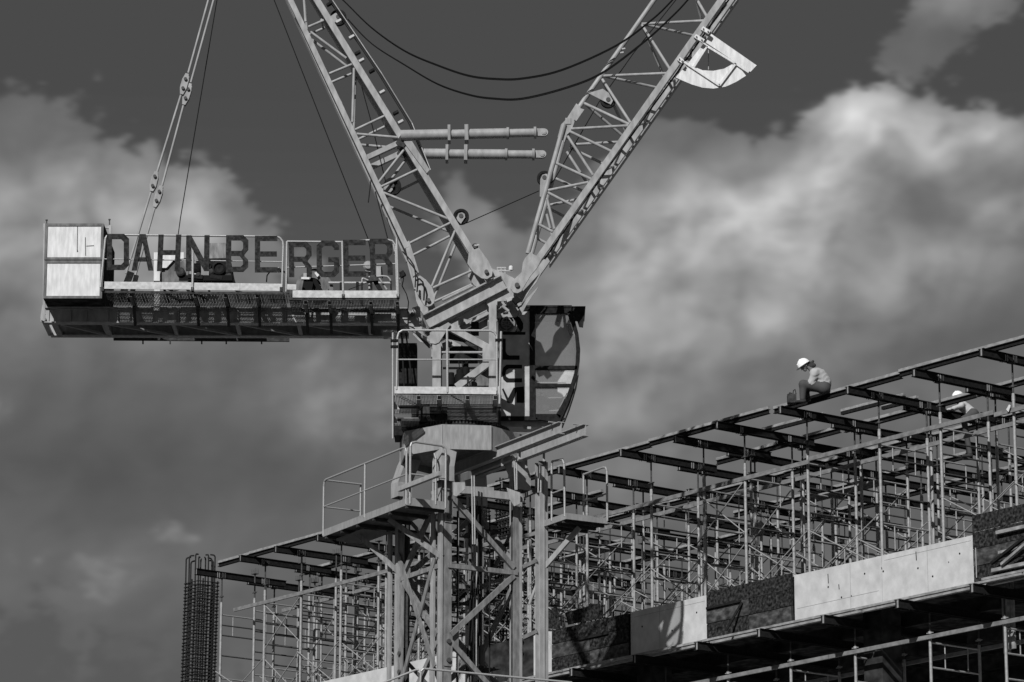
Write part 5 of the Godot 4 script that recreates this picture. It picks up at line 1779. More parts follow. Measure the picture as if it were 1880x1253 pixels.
# one shoring frame: two tubular posts with jacks and forks, rungs and short struts; built once and copied
func make_frame() -> Node3D:
	var t := thing("shoring_frame", bp(0, Y_SLAB, 0), "", "shoring frame")
	var o := t.position
	for k in 2:
		var p := o + V * (0.8 + 1.5 * k)
		var b := Mb.new()
		b.tube(p + Vector3(0, 0.05, 0), p + Vector3(0, 3.72, 0), 0.037, 10)
		b.tube(p, p + Vector3(0, 0.02, 0), 0.09, 8)
		for y in [1.78, 3.55]:
			b.tube(p + Vector3(0, y, 0), p + Vector3(0, y + 0.12, 0), 0.042, 10)
		var post := obj("post", b, M.scaf, t)
		var j := Mb.new()
		j.tube(p + Vector3(0, 3.72, 0), p + Vector3(0, Y_BEAM - Y_SLAB - 0.01, 0), 0.021, 8)
		obj("jack_screw", j, M.scaf_dark, post)
		var nt := Mb.new()
		nt.tube(p + Vector3(0, 3.86, 0), p + Vector3(0, 3.9, 0), 0.045, 8)
		nt.tube(p + Vector3(0, 3.88, 0) - U * 0.11, p + Vector3(0, 3.88, 0) + U * 0.11, 0.012, 6)
		obj("jack_nut", nt, M.scaf_dark, post)
		var fk := Mb.new()
		fk.beam(p + Vector3(0, Y_BEAM - Y_SLAB - 0.012, 0) - V * 0.07, p + Vector3(0, Y_BEAM - Y_SLAB - 0.012, 0) + V * 0.07, 0.19, 0.012)
		for sd in [-1, 1]:
			for e in [-0.05, 0.0, 0.05]:
				fk.beam(p + U * 0.092 * sd + V * e + Vector3(0, Y_BEAM - Y_SLAB - 0.005, 0), p + U * 0.092 * sd + V * e + Vector3(0, Y_BEAM - Y_SLAB + 0.13, 0), 0.012, 0.012)
		obj("fork_head", fk, M.scaf_dark, post)
	var a := o + V * 0.84
	var c := o + V * 2.26
	for y in [0.35, 0.95, 1.55, 2.2, 2.78, 3.07, 3.36]:
		bar("rung", a + Vector3(0, y, 0), c + Vector3(0, y, 0), 0.021, M.scaf_dark if y != 3.36 and y != 1.55 else M.scaf, t)
	for e in [[0.36, 2.78, 3.36], [1.06, 2.78, 3.36], [0.36, 0.95, 1.55], [1.06, 0.95, 1.55]]:
		bar("short_strut", a + V * e[0] + Vector3(0, e[1], 0), a + V * e[0] + Vector3(0, e[2], 0), 0.016, M.scaf, t, 6)
	return t


# whether the photograph shows either end, or would with the camera a step to the side
func shows(a: Vector3, b: Vector3) -> bool:
	return in_view(a) or in_view(b) or in_view(a - U * 2.4) or in_view(b - U * 2.4) or in_view(a + U * 2.4)


func build_frames() -> void:
	var proto := make_frame()
	var first := true
	var made := {}
	var counts := [0, 0, 0, 0, 0]
	for r in ROWS.size():
		for i in bays.size():
			var u: float = bays[i] - (r % 2) * 0.32 + rng.randf_range(-0.06, 0.06)
			if not shows(bp(u, 20.5, ROWS[r] + 0.8), bp(u, 20.5, ROWS[r] + 2.3)):
				continue
			var f: Node3D
			if first:
				f = proto
				first = false
			else:
				f = proto.duplicate()
				f.name = numbered("shoring_frame")
				add_child(f)
			var v: float = ROWS[r] + rng.randf_range(-0.06, 0.06)
			f.position = bp(u, Y_SLAB, v)
			var seen := in_view(f.position + V * 0.8 + Vector3(0, 3.3, 0)) or in_view(f.position + V * 2.3 + Vector3(0, 3.3, 0))
			tag(f, ("%s shoring frame from the right edge in the %s row of props on the slab" if seen else "%s shoring frame beyond the right edge in the %s row of props") % [nth(counts, r, seen), ROWN[r]], "shoring frame", "shoring frames under the deck")
			made[r * 100 + i] = f
	# frames set in between, without a beam of their own
	var extra := [-13.4, -15.6, -17.6, -19.6, -21.4, -23.4]
	for r in 3:
		for i in extra.size():
			var f: Node3D = proto.duplicate()
			f.name = numbered("shoring_frame")
			add_child(f)
			f.position = bp(extra[i] + rng.randf_range(-0.1, 0.1), Y_SLAB, ROWS[r] + 0.5 + rng.randf_range(-0.1, 0.1))
			tag(f, "%s in-between shoring frame left of the crane mast in the %s row, carrying no beam" % [ORD[i], ROWN[r]], "shoring frame", "shoring frames under the deck")
	# crossed braces to the next frame on the left
	for r in ROWS.size():
		for i in bays.size():
			if made.has(r * 100 + i) and i < bays.size() - 1 and not (i + r * 2) % 9 == 3:
				var f: Node3D = made[r * 100 + i]
				var du: float = bays[i + 1] - bays[i]
				for k in (2 if r < 3 else 1):
					var p := f.position + V * (0.8 + 1.5 * k - 0.04)
					for lev in ([0, 1] if (i + r) % 3 == 0 else [0]):
						var y0: float = [0.55, 2.05][lev]
						var y1: float = [1.75, 3.25][lev]
						bar("cross_brace", p + Vector3(0, y0, 0), p + U * du + Vector3(0, y1, 0), 0.0155, M.scaf, f, 6)
						bar("cross_brace", p + Vector3(0, y1, 0) - V * 0.03, p + U * du + Vector3(0, y0, 0) - V * 0.03, 0.0155, M.scaf, f, 6)


func build_beams() -> void:
	# the beams across, carried by the forks: two channels with packers between
	var counts := [0, 0, 0, 0, 0]
	for r in ROWS.size():
		for i in bays.size():
			var u: float = bays[i] - (r % 2) * 0.32
			var skew := rng.randf_range(-0.05, 0.05)
			var v0: float = ROWS[r] - 0.05 + rng.randf_range(-0.12, 0.06)
			var a := bp(u, Y_BEAM + 0.086, v0)
			var b := bp(u + skew, Y_BEAM + 0.086, v0 + 3.05)
			if not shows(a, b):
				continue
			var seen := in_view(a) or in_view(b)
			var t := thing("cross_beam", a, ("%s double-channel formwork beam from the right edge in the %s row" if seen else "%s double-channel formwork beam beyond the right edge in the %s row") % [nth(counts, r, seen), ROWN[r]], "beam", "formwork beams across the deck")
			var side := (b - a).normalized().cross(Vector3.UP).normalized()
			for s in [-1, 1]:
				var m := Mb.new()
				var o: Vector3 = side * 0.042 * s
				m.beam(a + o, b + o, 0.012, 0.148)
				for y in [-0.080, 0.080]:
					m.beam(a + side * 0.056 * s + Vector3(0, y, 0), b + side * 0.056 * s + Vector3(0, y, 0), 0.05, 0.012)
				obj("channel", m, M.joist, t)
			for e in [0.05, 0.75, 1.55, 2.25, 2.95]:
				var p: Vector3 = a + (b - a).normalized() * e
				box("packer", p - Vector3(0, 0.072, 0), p + Vector3(0, 0.072, 0), 0.066, 0.05, M.scaf, t, V)
			for e in [0.68, 0.74, 2.2, 2.26]:
				var p: Vector3 = a + (b - a).normalized() * e
				for s in [-1, 1]:
					box("clip", p + side * 0.085 * s - Vector3(0, 0.1, 0), p + side * 0.085 * s + Vector3(0, 0.04, 0), 0.012, 0.02, M.scaf, t, V)
	# joists along, resting on the beams: a pale nailing strip on a dark section
	var lines := [0.35, 3.0, 5.15, 7.3, 9.3]
	var ln := ["front", "second", "third", "fourth", "rear"]
	for l in lines.size():
		var u := 12.4
		var k := 0
		while u > -23.0:
			var len := 4.5 if l != 0 else 4.36
			var e := maxf(u - len, -24.1)
			var v: float = lines[l] + (0.035 if k % 2 == 0 else -0.035) + rng.randf_range(-0.03, 0.03)
			var a := bp(u, Y_BEAM + 0.173, v)
			var b := bp(e + 0.06, Y_BEAM + 0.173, v + rng.randf_range(-0.05, 0.05))
			if not (l == 3 and k in [2, 5]) and not (l == 1 and k == 4):
				var t := thing("deck_joist", (a + b) * 0.5, "%s length from the right of the %s line of long deck joists" % [ORD[k], ln[l]], "joist", "joists laid along the deck")
				var m := Mb.new()
				m.isec(a + Vector3(0, 0.056, 0), b + Vector3(0, 0.056, 0), 0.09, 0.108, 0.014, 0.012)
				obj("dark_section", m, M.joist, t)
				var n := Mb.new()
				n.beam(a + Vector3(0, 0.144, 0), b + Vector3(0, 0.144, 0), 0.08, 0.066)
				obj("nailing_strip", n, M.timber, t)
			u = e + 0.0
			k += 1
	# short lengths laid loose between the first beams
	var loose := [[0.25, 2.3, 1.75, "short loose joist just below the seated worker"], [-2.3, -0.2, 1.55, "short loose joist left of the seated worker"], [1.2, 2.3, 2.15, "stub of joist behind the seated worker's beam"]]
	for l in loose:
		var a := bp(l[0], Y_BEAM + 0.173, l[2])
		var b := bp(l[1], Y_BEAM + 0.173, l[2] + 0.06)
		var t := thing("deck_joist", (a + b) * 0.5, l[3], "joist", "joists laid along the deck")
		var m := Mb.new()
		m.beam(a + Vector3(0, 0.04, 0), b + Vector3(0, 0.04, 0), 0.08, 0.07)
		obj("dark_section", m, M.joist, t)
		var n := Mb.new()
		n.beam(a + Vector3(0, 0.11, 0), b + Vector3(0, 0.11, 0), 0.085, 0.06)
		obj("nailing_strip", n, M.timber, t)
	# long guard ledgers clipped to the posts
	var lv := [0.735, 2.37, 3.0, 6.5]
	var lnm := ["front posts", "rear posts of the front row", "front posts of the second row", "posts of the third row"]
	for l in 2:
		var u := 12.2
		var k := 0
		while u > -23.0:
			var e := maxf(u - 6.0, -24.75)
			var y := Y_RAIL + rng.randf_range(-0.03, 0.03) + (0.2 if l == 1 else 0.0)
			var b := Mb.new()
			b.beam(bp(u, y, lv[l]), bp(e + 0.02, y + rng.randf_range(-0.03, 0.03), lv[l]), 0.05, 0.1)
			tag(obj("guard_ledger", b, M.ledger), "%s pale ledger from the right clipped along the %s" % [ORD[k], lnm[l]], "ledger", "pale ledgers along the props")
			u = e
			k += 1
	# loose planks to walk on, half-way up
	var planks := [[7.5, 4.4, 3.6, 20.62], [-0.6, -3.4, 3.7, 20.62], [-10.0, -12.6, 3.6, 20.62]]
	var pw := ["carrying the crouching worker at the right", "below the seated worker", "behind the right climbing platform"]
	for i in planks.size():
		var p: Array = planks[i]
		var b := Mb.new()
		for k in 2:
			b.beam(bp(p[0], p[3] + 0.02, p[2] + k * 0.24), bp(p[1], p[3] + 0.02, p[2] + k * 0.24 + 0.03), 0.22, 0.04)
		tag(obj("scaffold_plank", b, M.timber), "pale walking plank on the props, " + pw[i], "plank", "walking planks among the props")


func build_under() -> void:
	# what the slab edge rests on: boards, beams and props of the storey below
	for k in 7:
		var u := 13.0 - k * 5.2
		for j in 2:
			var b := Mb.new()
			var v := -0.17 + 0.21 * j
			b.beam(bp(u, Y_LOW - 0.04 - 0.012 * j, v), bp(u - 5.15, Y_LOW - 0.04 - 0.012 * j, v + rng.randf_range(-0.02, 0.02)), 0.11, 0.05 + 0.02 * j)
			tag(obj("form_board", b, M.timber), "%s %s board from the right under the concrete slab edge" % [ORD[k], ["outer", "inner"][j]], "board", "boards along the foot of the slab edge")
	var us := [10.9, 8.7, 6.5, 4.2, 1.8, -0.36, -2.54, -4.8, -7.2, -9.6, -12.5, -15.5, -18.5, -21.5, -24.5]
	var counts := [0]
	for i in us.size():
		var u: float = us[i]
		var a := bp(u, Y_LOW - 0.18, -0.42)
		var b := bp(u, Y_LOW - 0.18, 4.0)
		var seen := in_view(a)
		if not seen and not (u < 10.0 and u > 8.0):
			continue
		var which := nth(counts, 0, seen)
		var t := thing("cross_beam", a, ("%s dark beam from the right jutting out below the slab edge" if seen else "%s dark beam jutting out below the slab edge, out of the picture") % which, "beam", "beams under the slab")
		var side := V.cross(Vector3.UP)
		for s in [-1, 1]:
			var m := Mb.new()
			m.beam(a + side * 0.05 * s, b + side * 0.05 * s, 0.012, 0.17)
			for y in [-0.09, 0.09]:
				m.beam(a + side * 0.065 * s + Vector3(0, y, 0), b + side * 0.065 * s + Vector3(0, y, 0), 0.05, 0.012)
			obj("channel", m, M.joist, t)
		for e in [0.05, 0.4, 0.5]:
			box("packer", a + V * e - Vector3(0, 0.08, 0), a + V * e + Vector3(0, 0.08, 0), 0.08, 0.045, M.scaf, t, V)
		# a prop frame below it
		var f := thing("shoring_frame", bp(u, 12.9, 0.55), ("%s shoring frame from the right in the dark storey below the slab" if seen else "%s shoring frame in the dark storey below, out of the picture") % which, "shoring frame", "shoring frames below the slab")
		for k in 2:
			var p := bp(u, 12.9, 0.55 + 1.5 * k)
			var pb := Mb.new()
			pb.tube(p, p + Vector3(0, 2.95, 0), 0.036, 8)
			var post := obj("post", pb, M.scaf, f)
			bar("jack_screw", p + Vector3(0, 2.95, 0), p + Vector3(0, Y_LOW - 0.28 - 12.9, 0), 0.021, M.scaf_dark, post)
			var nt := Mb.new()
			nt.tube(p + Vector3(0, 3.06, 0) - U * 0.1, p + Vector3(0, 3.06, 0) + U * 0.1, 0.013, 6)
			nt.tube(p + Vector3(0, 3.04, 0), p + Vector3(0, 3.09, 0), 0.045, 8)
			obj("jack_nut", nt, M.scaf, post)
		for y in [0.5, 1.1, 1.75, 2.3, 2.85]:
			bar("rung", bp(u, 12.9 + y, 0.59), bp(u, 12.9 + y, 2.01), 0.021, M.scaf, f)
		for e in [0.4, 1.1]:
			bar("short_strut", bp(u, 15.2, 0.59 + e), bp(u, 15.75, 0.59 + e), 0.016, M.scaf, f, 6)
	var lv := [0.49, 2.1]
	for l in 2:
		for k in 6:
			var u := 13.0 - k * 6.0
			var b := Mb.new()
			b.beam(bp(u, 15.86 - 0.1 * l, lv[l]), bp(u - 5.98, 15.86 - 0.1 * l, lv[l]), 0.05, 0.09)
			tag(obj("guard_ledger", b, M.ledger), "%s ledger from the right along the %s props below the slab" % [ORD[k], ["front", "inner"][l]], "ledger", "ledgers below the slab")
	# short timbers hung under the slab
	var hang := [[6.35, 0.9, 15.35], [8.1, 0.9, 15.6], [5.3, 1.8, 15.5]]
	for i in 3:
		var h: Array = hang[i]
		var b := Mb.new()
		for s in [-0.05, 0.05]:
			b.beam(bp(h[0] + s, Y_LOW + 0.2, h[1]), bp(h[0] + s, h[2], h[1]), 0.085, 0.05, V)
		tag(obj("hanging_timber", b, M.timber), "%s hanging pair of timbers from the left under the slab at lower right" % ORD[[1, 2, 0][i]], "timber", "timbers hanging under the slab")


func build_rebar() -> void:
	var spots := [[at(364, 1100, 0.9), 0.66, at(364, 1073, 0.9).y, "tall dark cage of column bars with hooked tops at the building's left end", 1.0],
		[at(932, 1000, 3.2), 0.52, at(932, 884, 3.2).y, "dark cage of column bars seen through the crane mast, the right one", 0.5],
		[at(872, 1000, 4.6), 0.44, at(872, 930, 4.6).y, "dark cage of column bars seen through the crane mast, the left one", 0.5]]
	for s in spots:
		var c: Vector3 = s[0]
		var h: float = s[1] * 0.5
		var top: float = s[2]
		c.y = Y_SLAB if s[4] < 1.0 else 15.4
		var t := thing("rebar_cage", c, s[3], "rebar cage")
		var n := 4
		var lean := Vector3(0.014, 0, 0.01)
		for i in n + 1:
			for j in n + 1:
				if i > 0 and i < n and j > 0 and j < n:
					continue
				var o := U * lerpf(-h, h, float(i) / n) + V * lerpf(-h, h, float(j) / n)
				var b := Mb.new()
				var e := c + o + lean * (top - c.y)
				e.y = top + (rng.randf_range(0.0, 0.12))
				b.tube(c + o, e, 0.024, 6)
				if s[4] == 1.0 and (i + j) % 3 != 2:
					e = c + o + lean * (top - c.y)
					e.y = top
					var up := top + rng.randf_range(0.58, 0.80)
					var inw := -o.normalized() * 0.14
					var f := Vector3(e.x, up, e.z)
					b.path([e, f, f + inw * 0.25 + Vector3(0, 0.05, 0), f + inw + Vector3(0, 0.06, 0)], 0.023, 6)
				obj("bar", b, M.rebar, t)
		var y := c.y + 0.05
		while y < top:
			var b := Mb.new()
			var k := lean * (y - c.y)
			var q := []
			for g in [[-1, -1], [1, -1], [1, 1], [-1, 1], [-1, -1]]:
				q.append(Vector3(c.x, y + rng.randf_range(-0.012, 0.012), c.z) + k + U * (h + 0.03) * g[0] + V * (h + 0.03) * g[1])
			b.path(q, 0.015, 5)
			if int(y * 10) % 2 == 0:
				b.tube(Vector3(c.x, y, c.z) + k + U * (h + 0.08) * -0.5 - V * (h + 0.07), Vector3(c.x, y, c.z) + k + U * h * -0.5 + V * (h + 0.07), 0.01, 5)
			obj("tie", b, M.rebar, t)
			y += 0.10
	# a dark column form behind the mast
	var cf := thing("column_form", at(866, 1180, 2.2), "tall dark plywood column form standing behind the crane mast", "column form")
	var cc := at(866, 1180, 2.2)
	cc.y = Y_SLAB
	for k in 2:
		var b0 := Mb.new()
		b0.beam(cc + V * (0.3 * k), cc + V * (0.3 * k) + Vector3(0, 3.3, 0), 0.5 - 0.1 * k, 0.03, V)
		obj("plywood_sheet", b0, M.ply, cf)
	var sd := Mb.new()
	sd.beam(cc - U * 0.26 + V * 0.15, cc - U * 0.26 + V * 0.15 + Vector3(0, 3.3, 0), 0.26, 0.03, U)
	obj("plywood_sheet", sd, M.ply, cf)
	for k in 5:
		obj_beam("yoke", cc - U * 0.36 - V * 0.05 + Vector3(0, 0.4 + k * 0.6, 0), cc + U * 0.36 - V * 0.05 + Vector3(0, 0.4 + k * 0.6, 0), 0.06, 0.09, M.joist, cf)
	# loose starter bars among the props
	var b := Mb.new()
	for k in 14:
		var a := bp(-10.6 + rng.randf() * 1.6, Y_SLAB, 2.4 + rng.randf() * 0.8)
		b.tube(a, a + Vector3(rng.randf_range(-0.05, 0.05), 1.1 + rng.randf() * 0.8, 0), 0.014, 5)
	tag(obj("starter_bars", b, M.rebar), "loose upright starter bars standing on the slab behind the mast", "rebar", "", "stuff")
	# small things lying about on the slab
	var bg := Mb.new()
	bg.lathe(at(1393, 972, 3.0) - Vector3(0, 0.18, 0), Vector3.UP, [Vector2(0, 0), Vector2(0.11, 0.02), Vector2(0.16, 0.15), Vector2(0.13, 0.32), Vector2(0.05, 0.4), Vector2(0, 0.4)], 14)
	tag(obj("hanging_bag", bg, M.paint_worn), "pale bag hung on a prop below the seated worker", "bag")
	var tp := Mb.new()
	tp.plate([at(1848, 752, 0.65), at(1853, 743, 0.65), at(1856, 745, 0.65), at(1852, 757, 0.65)], V * 0.01)
	tag(obj("rag", tp, M.white), "white rag tied round the pale ledger at the far right", "rag")


# ------------------------------------------------------------------ people
# A body is one field of tapered capsules, meshed by surface nets; colour follows the nearest bone.
class Body:
	var bones := []       # a, b, ra, rb, grey
	var blend := 0.03

	func add(a: Vector3, b: Vector3, ra: float, rb: float, g: float) -> void:
		bones.append([a, b, ra, rb, g, (b - a).length_squared()])

	func field(p: Vector3) -> Vector2:
		var d := 1e3
		var g := 0.1
		var best := 1e3
		for k in bones:
			var ab: Vector3 = k[1] - k[0]
			var t := 0.0
			if k[5] > 1e-9:
				t = clampf((p - k[0]).dot(ab) / k[5], 0.0, 1.0)
			var e: float = (p - (k[0] + ab * t)).length() - lerpf(k[2], k[3], t)
			if e < best:
				best = e
				g = k[4]
			var h := clampf(0.5 + 0.5 * (d - e) / blend, 0.0, 1.0)
			d = lerpf(d, e, h) - blend * h * (1.0 - h)
		return Vector2(d, g)

	func mesh_into(mb: Mb, cell: float, fold := 0.0) -> void:
		var lo := Vector3.ONE * 1e6
		var hi := -lo
		for k in bones:
			var r := Vector3.ONE * (maxf(k[2], k[3]) + cell * 2.0)
			lo = lo.min(k[0] - r).min(k[1] - r)
			hi = hi.max(k[0] + r).max(k[1] + r)
		var n := Vector3i(((hi - lo) / cell).ceil()) + Vector3i.ONE
		var val := PackedFloat32Array()
		val.resize(n.x * n.y * n.z)
		val.fill(9.0)
		var grey_at := {}
		for k in bones:
			var r := Vector3.ONE * (maxf(k[2], k[3]) + cell * 2.0)
			var a := Vector3i((((k[0] as Vector3).min(k[1]) - r - lo) / cell).floor()).clamp(Vector3i.ZERO, n - Vector3i.ONE)
			var b := Vector3i((((k[0] as Vector3).max(k[1]) + r - lo) / cell).ceil()).clamp(Vector3i.ZERO, n - Vector3i.ONE)
			for z in range(a.z, b.z + 1):
				for y in range(a.y, b.y + 1):
					for x in range(a.x, b.x + 1):
						var i := x + n.x * (y + n.y * z)
						if val[i] < 8.0:
							continue
						var p := lo + Vector3(x, y, z) * cell
						var ab: Vector3 = k[1] - k[0]
						var tt := clampf((p - k[0]).dot(ab) / maxf(k[5], 1e-9), 0.0, 1.0)
						var own: float = (p - (k[0] + ab * tt)).length() - lerpf(k[2], k[3], tt)
						if own > blend * 0.25 + cell * 2.5 + fold:
							continue
						if own < -cell * 3.0 - fold:
							val[i] = -cell
							continue
						var f := field(p)
						if fold > 0.0 and f.y > 0.2:
							f.x += fold * sin(p.y * 38.0 - p.x * 46.0 + sin(p.z * 31.0 + p.x * 22.0) * 2.2) * sin(p.x * 17.0 + p.z * 23.0 + p.y * 5.0)
						val[i] = f.x
		var idx := {}
		var pts := PackedVector3Array()
		var nrm := PackedVector3Array()
		var gr := PackedFloat32Array()
		var sx := 1
		var sy := n.x
		var sz := n.x * n.y
		for z in n.z - 1:
			for y in n.y - 1:
				for x in n.x - 1:
					var i := x + sy * y + sz * z
					var c := [val[i], val[i + 1], val[i + sy], val[i + sy + 1], val[i + sz], val[i + sz + 1], val[i + sz + sy], val[i + sz + sy + 1]]
					var m := 0
					for q in 8:
						if c[q] < 0.0:
							m += 1
					if m == 0 or m == 8:
						continue
					var s := Vector3.ZERO
					var cnt := 0
					for e in [[0, 1], [2, 3], [4, 5], [6, 7], [0, 2], [1, 3], [4, 6], [5, 7], [0, 4], [1, 5], [2, 6], [3, 7]]:
						var fa: float = c[e[0]]
						var fb: float = c[e[1]]
						if (fa < 0.0) != (fb < 0.0):
							var t := fa / (fa - fb)
							var pa := Vector3(e[0] & 1, (e[0] >> 1) & 1, e[0] >> 2)
							var pb := Vector3(e[1] & 1, (e[1] >> 1) & 1, e[1] >> 2)
							s += pa.lerp(pb, t)
							cnt += 1
					var p := lo + (Vector3(x, y, z) + s / cnt) * cell
					idx[i] = pts.size()
					pts.append(p)
					var g := Vector3(c[1] + c[3] + c[5] + c[7] - c[0] - c[2] - c[4] - c[6], c[2] + c[3] + c[6] + c[7] - c[0] - c[1] - c[4] - c[5], c[4] + c[5] + c[6] + c[7] - c[0] - c[1] - c[2] - c[3])
					nrm.append(g.normalized())
					gr.append(field(p).y)
		for i in idx.keys():
			var x: int = i % n.x
			var y: int = (i / n.x) % n.y
			var z: int = i / sz
			if x == 0 or y == 0 or z == 0:
				continue
			for ax in 3:
				var st: int = [sx, sy, sz][ax]
				var a: float = val[i]
				var b: float = val[i + st]
				if (a < 0.0) == (b < 0.0):
					continue
				var s1: int = [sy, sz, sx][ax]
				var s2: int = [sz, sx, sy][ax]
				if not (idx.has(i - s1) and idx.has(i - s2) and idx.has(i - s1 - s2)):
					continue
				var q := [idx[i], idx[i - s1], idx[i - s1 - s2], idx[i - s2]]
				if b < 0.0:
					q.reverse()
				for tr in [[0, 1, 2], [0, 2, 3]]:
					for w in [0, 2, 1]:
						var k: int = q[tr[w]]
						mb.v.append(pts[k])
						mb.n.append(nrm[k])
						mb.c.append(Color(gr[k], gr[k], gr[k]))


const SKIN := 0.13
const SHIRT := 0.38
const JEANS := 0.055
const BOOT := 0.03


func hand(mb: Mb, wrist: Vector3, towards: Vector3, palm_n: Vector3, curl: float, side: float) -> void:
	var h := Body.new()
	h.blend = 0.010
	var f := towards.normalized()
	var w := f.cross(palm_n).normalized() * side
	var pn := w.cross(f).normalized() * side
	for k in 4:
		var o := w * (-0.03 + 0.02 * k)
		h.add(wrist + o * 0.5, wrist + f * 0.085 + o, 0.016, 0.012, SKIN)
		var len: float = [0.034, 0.042, 0.046, 0.040][k]
		var a := wrist + f * 0.09 + o
		var d := f
		for j in 3:
			d = (d - pn * curl * (0.35 + 0.25 * j)).normalized()
			var b: Vector3 = a + d * len * [0.55, 0.42, 0.34][j] * 1.6
			h.add(a, b, 0.009 - j * 0.0008, 0.0085 - j * 0.0008, SKIN)
			a = b
	var ta := wrist + f * 0.03 + w * 0.03
	var tb := ta + (f * 0.6 + w * 0.8).normalized() * 0.04
	h.add(ta, tb, 0.012, 0.0105, SKIN)
	h.add(tb, tb + (f + w * 0.1 - pn * curl).normalized() * 0.035, 0.0105, 0.008, SKIN)
	h.mesh_into(mb, 0.005)


func head(mb: Mb, c: Vector3, fwd: Vector3, up: Vector3, skin := SKIN) -> void:
	var h := Body.new()
	h.blend = 0.02
	var s := fwd.cross(up).normalized()
	h.add(c + up * 0.03 - fwd * 0.02, c + up * 0.02 + fwd * 0.02, 0.088, 0.085, skin)
	h.add(c - up * 0.03 + fwd * 0.03, c - up * 0.07 + fwd * 0.05, 0.062, 0.04, skin)
	h.add(c - up * 0.005 + fwd * 0.1, c - up * 0.03 + fwd * 0.118, 0.009, 0.013, skin)
	h.add(c + up * 0.02 + fwd * 0.088 - s * 0.04, c + up * 0.02 + fwd * 0.088 + s * 0.04, 0.012, 0.012, skin)
	h.add(c - up * 0.062 + fwd * 0.082 - s * 0.018, c - up * 0.062 + fwd * 0.082 + s * 0.018, 0.008, 0.008, skin * 0.6)
	for k in [-1, 1]:
		h.add(c + s * 0.085 * k + up * 0.0, c + s * 0.09 * k - up * 0.03, 0.014, 0.01, skin)
		h.add(c + fwd * 0.082 + s * 0.032 * k + up * 0.004, c + fwd * 0.084 + s * 0.032 * k + up * 0.004, 0.011, 0.011, 0.03)
	h.mesh_into(mb, 0.009)


func helmet(called: String, parent: Node, c: Vector3, fwd: Vector3, up: Vector3, m: Material) -> void:
	var b := Mb.new()
	var s := fwd.cross(up).normalized()
	var at_ := func(a: float, e: float, grow: float) -> Vector3:
		var d := fwd * cos(a) * 0.155 + s * sin(a) * 0.125
		return c + d * cos(e) * grow + up * (sin(e) * 0.155 + 0.015)
	for j in 6:
		for i in 24:
			var a0 := TAU * i / 24.0
			var a1 := TAU * (i + 1) / 24.0
			var e0 := PI / 2 * j / 6.0
			var e1 := PI / 2 * (j + 1) / 6.0
			b.quad(at_.call(a0, e0, 1.0), at_.call(a0, e1, 1.0), at_.call(a1, e1, 1.0), at_.call(a1, e0, 1.0))
	for i in 24:
		var a0 := TAU * i / 24.0
		var a1 := TAU * (i + 1) / 24.0
		var g0 := 1.1 + 0.36 * pow(maxf(cos(a0), 0.0), 3.0)
		var g1 := 1.1 + 0.36 * pow(maxf(cos(a1), 0.0), 3.0)
		b.quad(at_.call(a0, 0.0, 1.0), at_.call(a1, 0.0, 1.0), at_.call(a1, 0.0, g1) - up * 0.012, at_.call(a0, 0.0, g0) - up * 0.012)
		b.quad(at_.call(a0, 0.0, 1.0) - up * 0.008, at_.call(a0, 0.0, g0) - up * 0.02, at_.call(a1, 0.0, g1) - up * 0.02, at_.call(a1, 0.0, 1.0) - up * 0.008)
	b.tube(at_.call(0.0, 0.5, 1.03), at_.call(0.0, 1.5, 1.03), 0.012, 6)
	obj(called, b, m, parent)


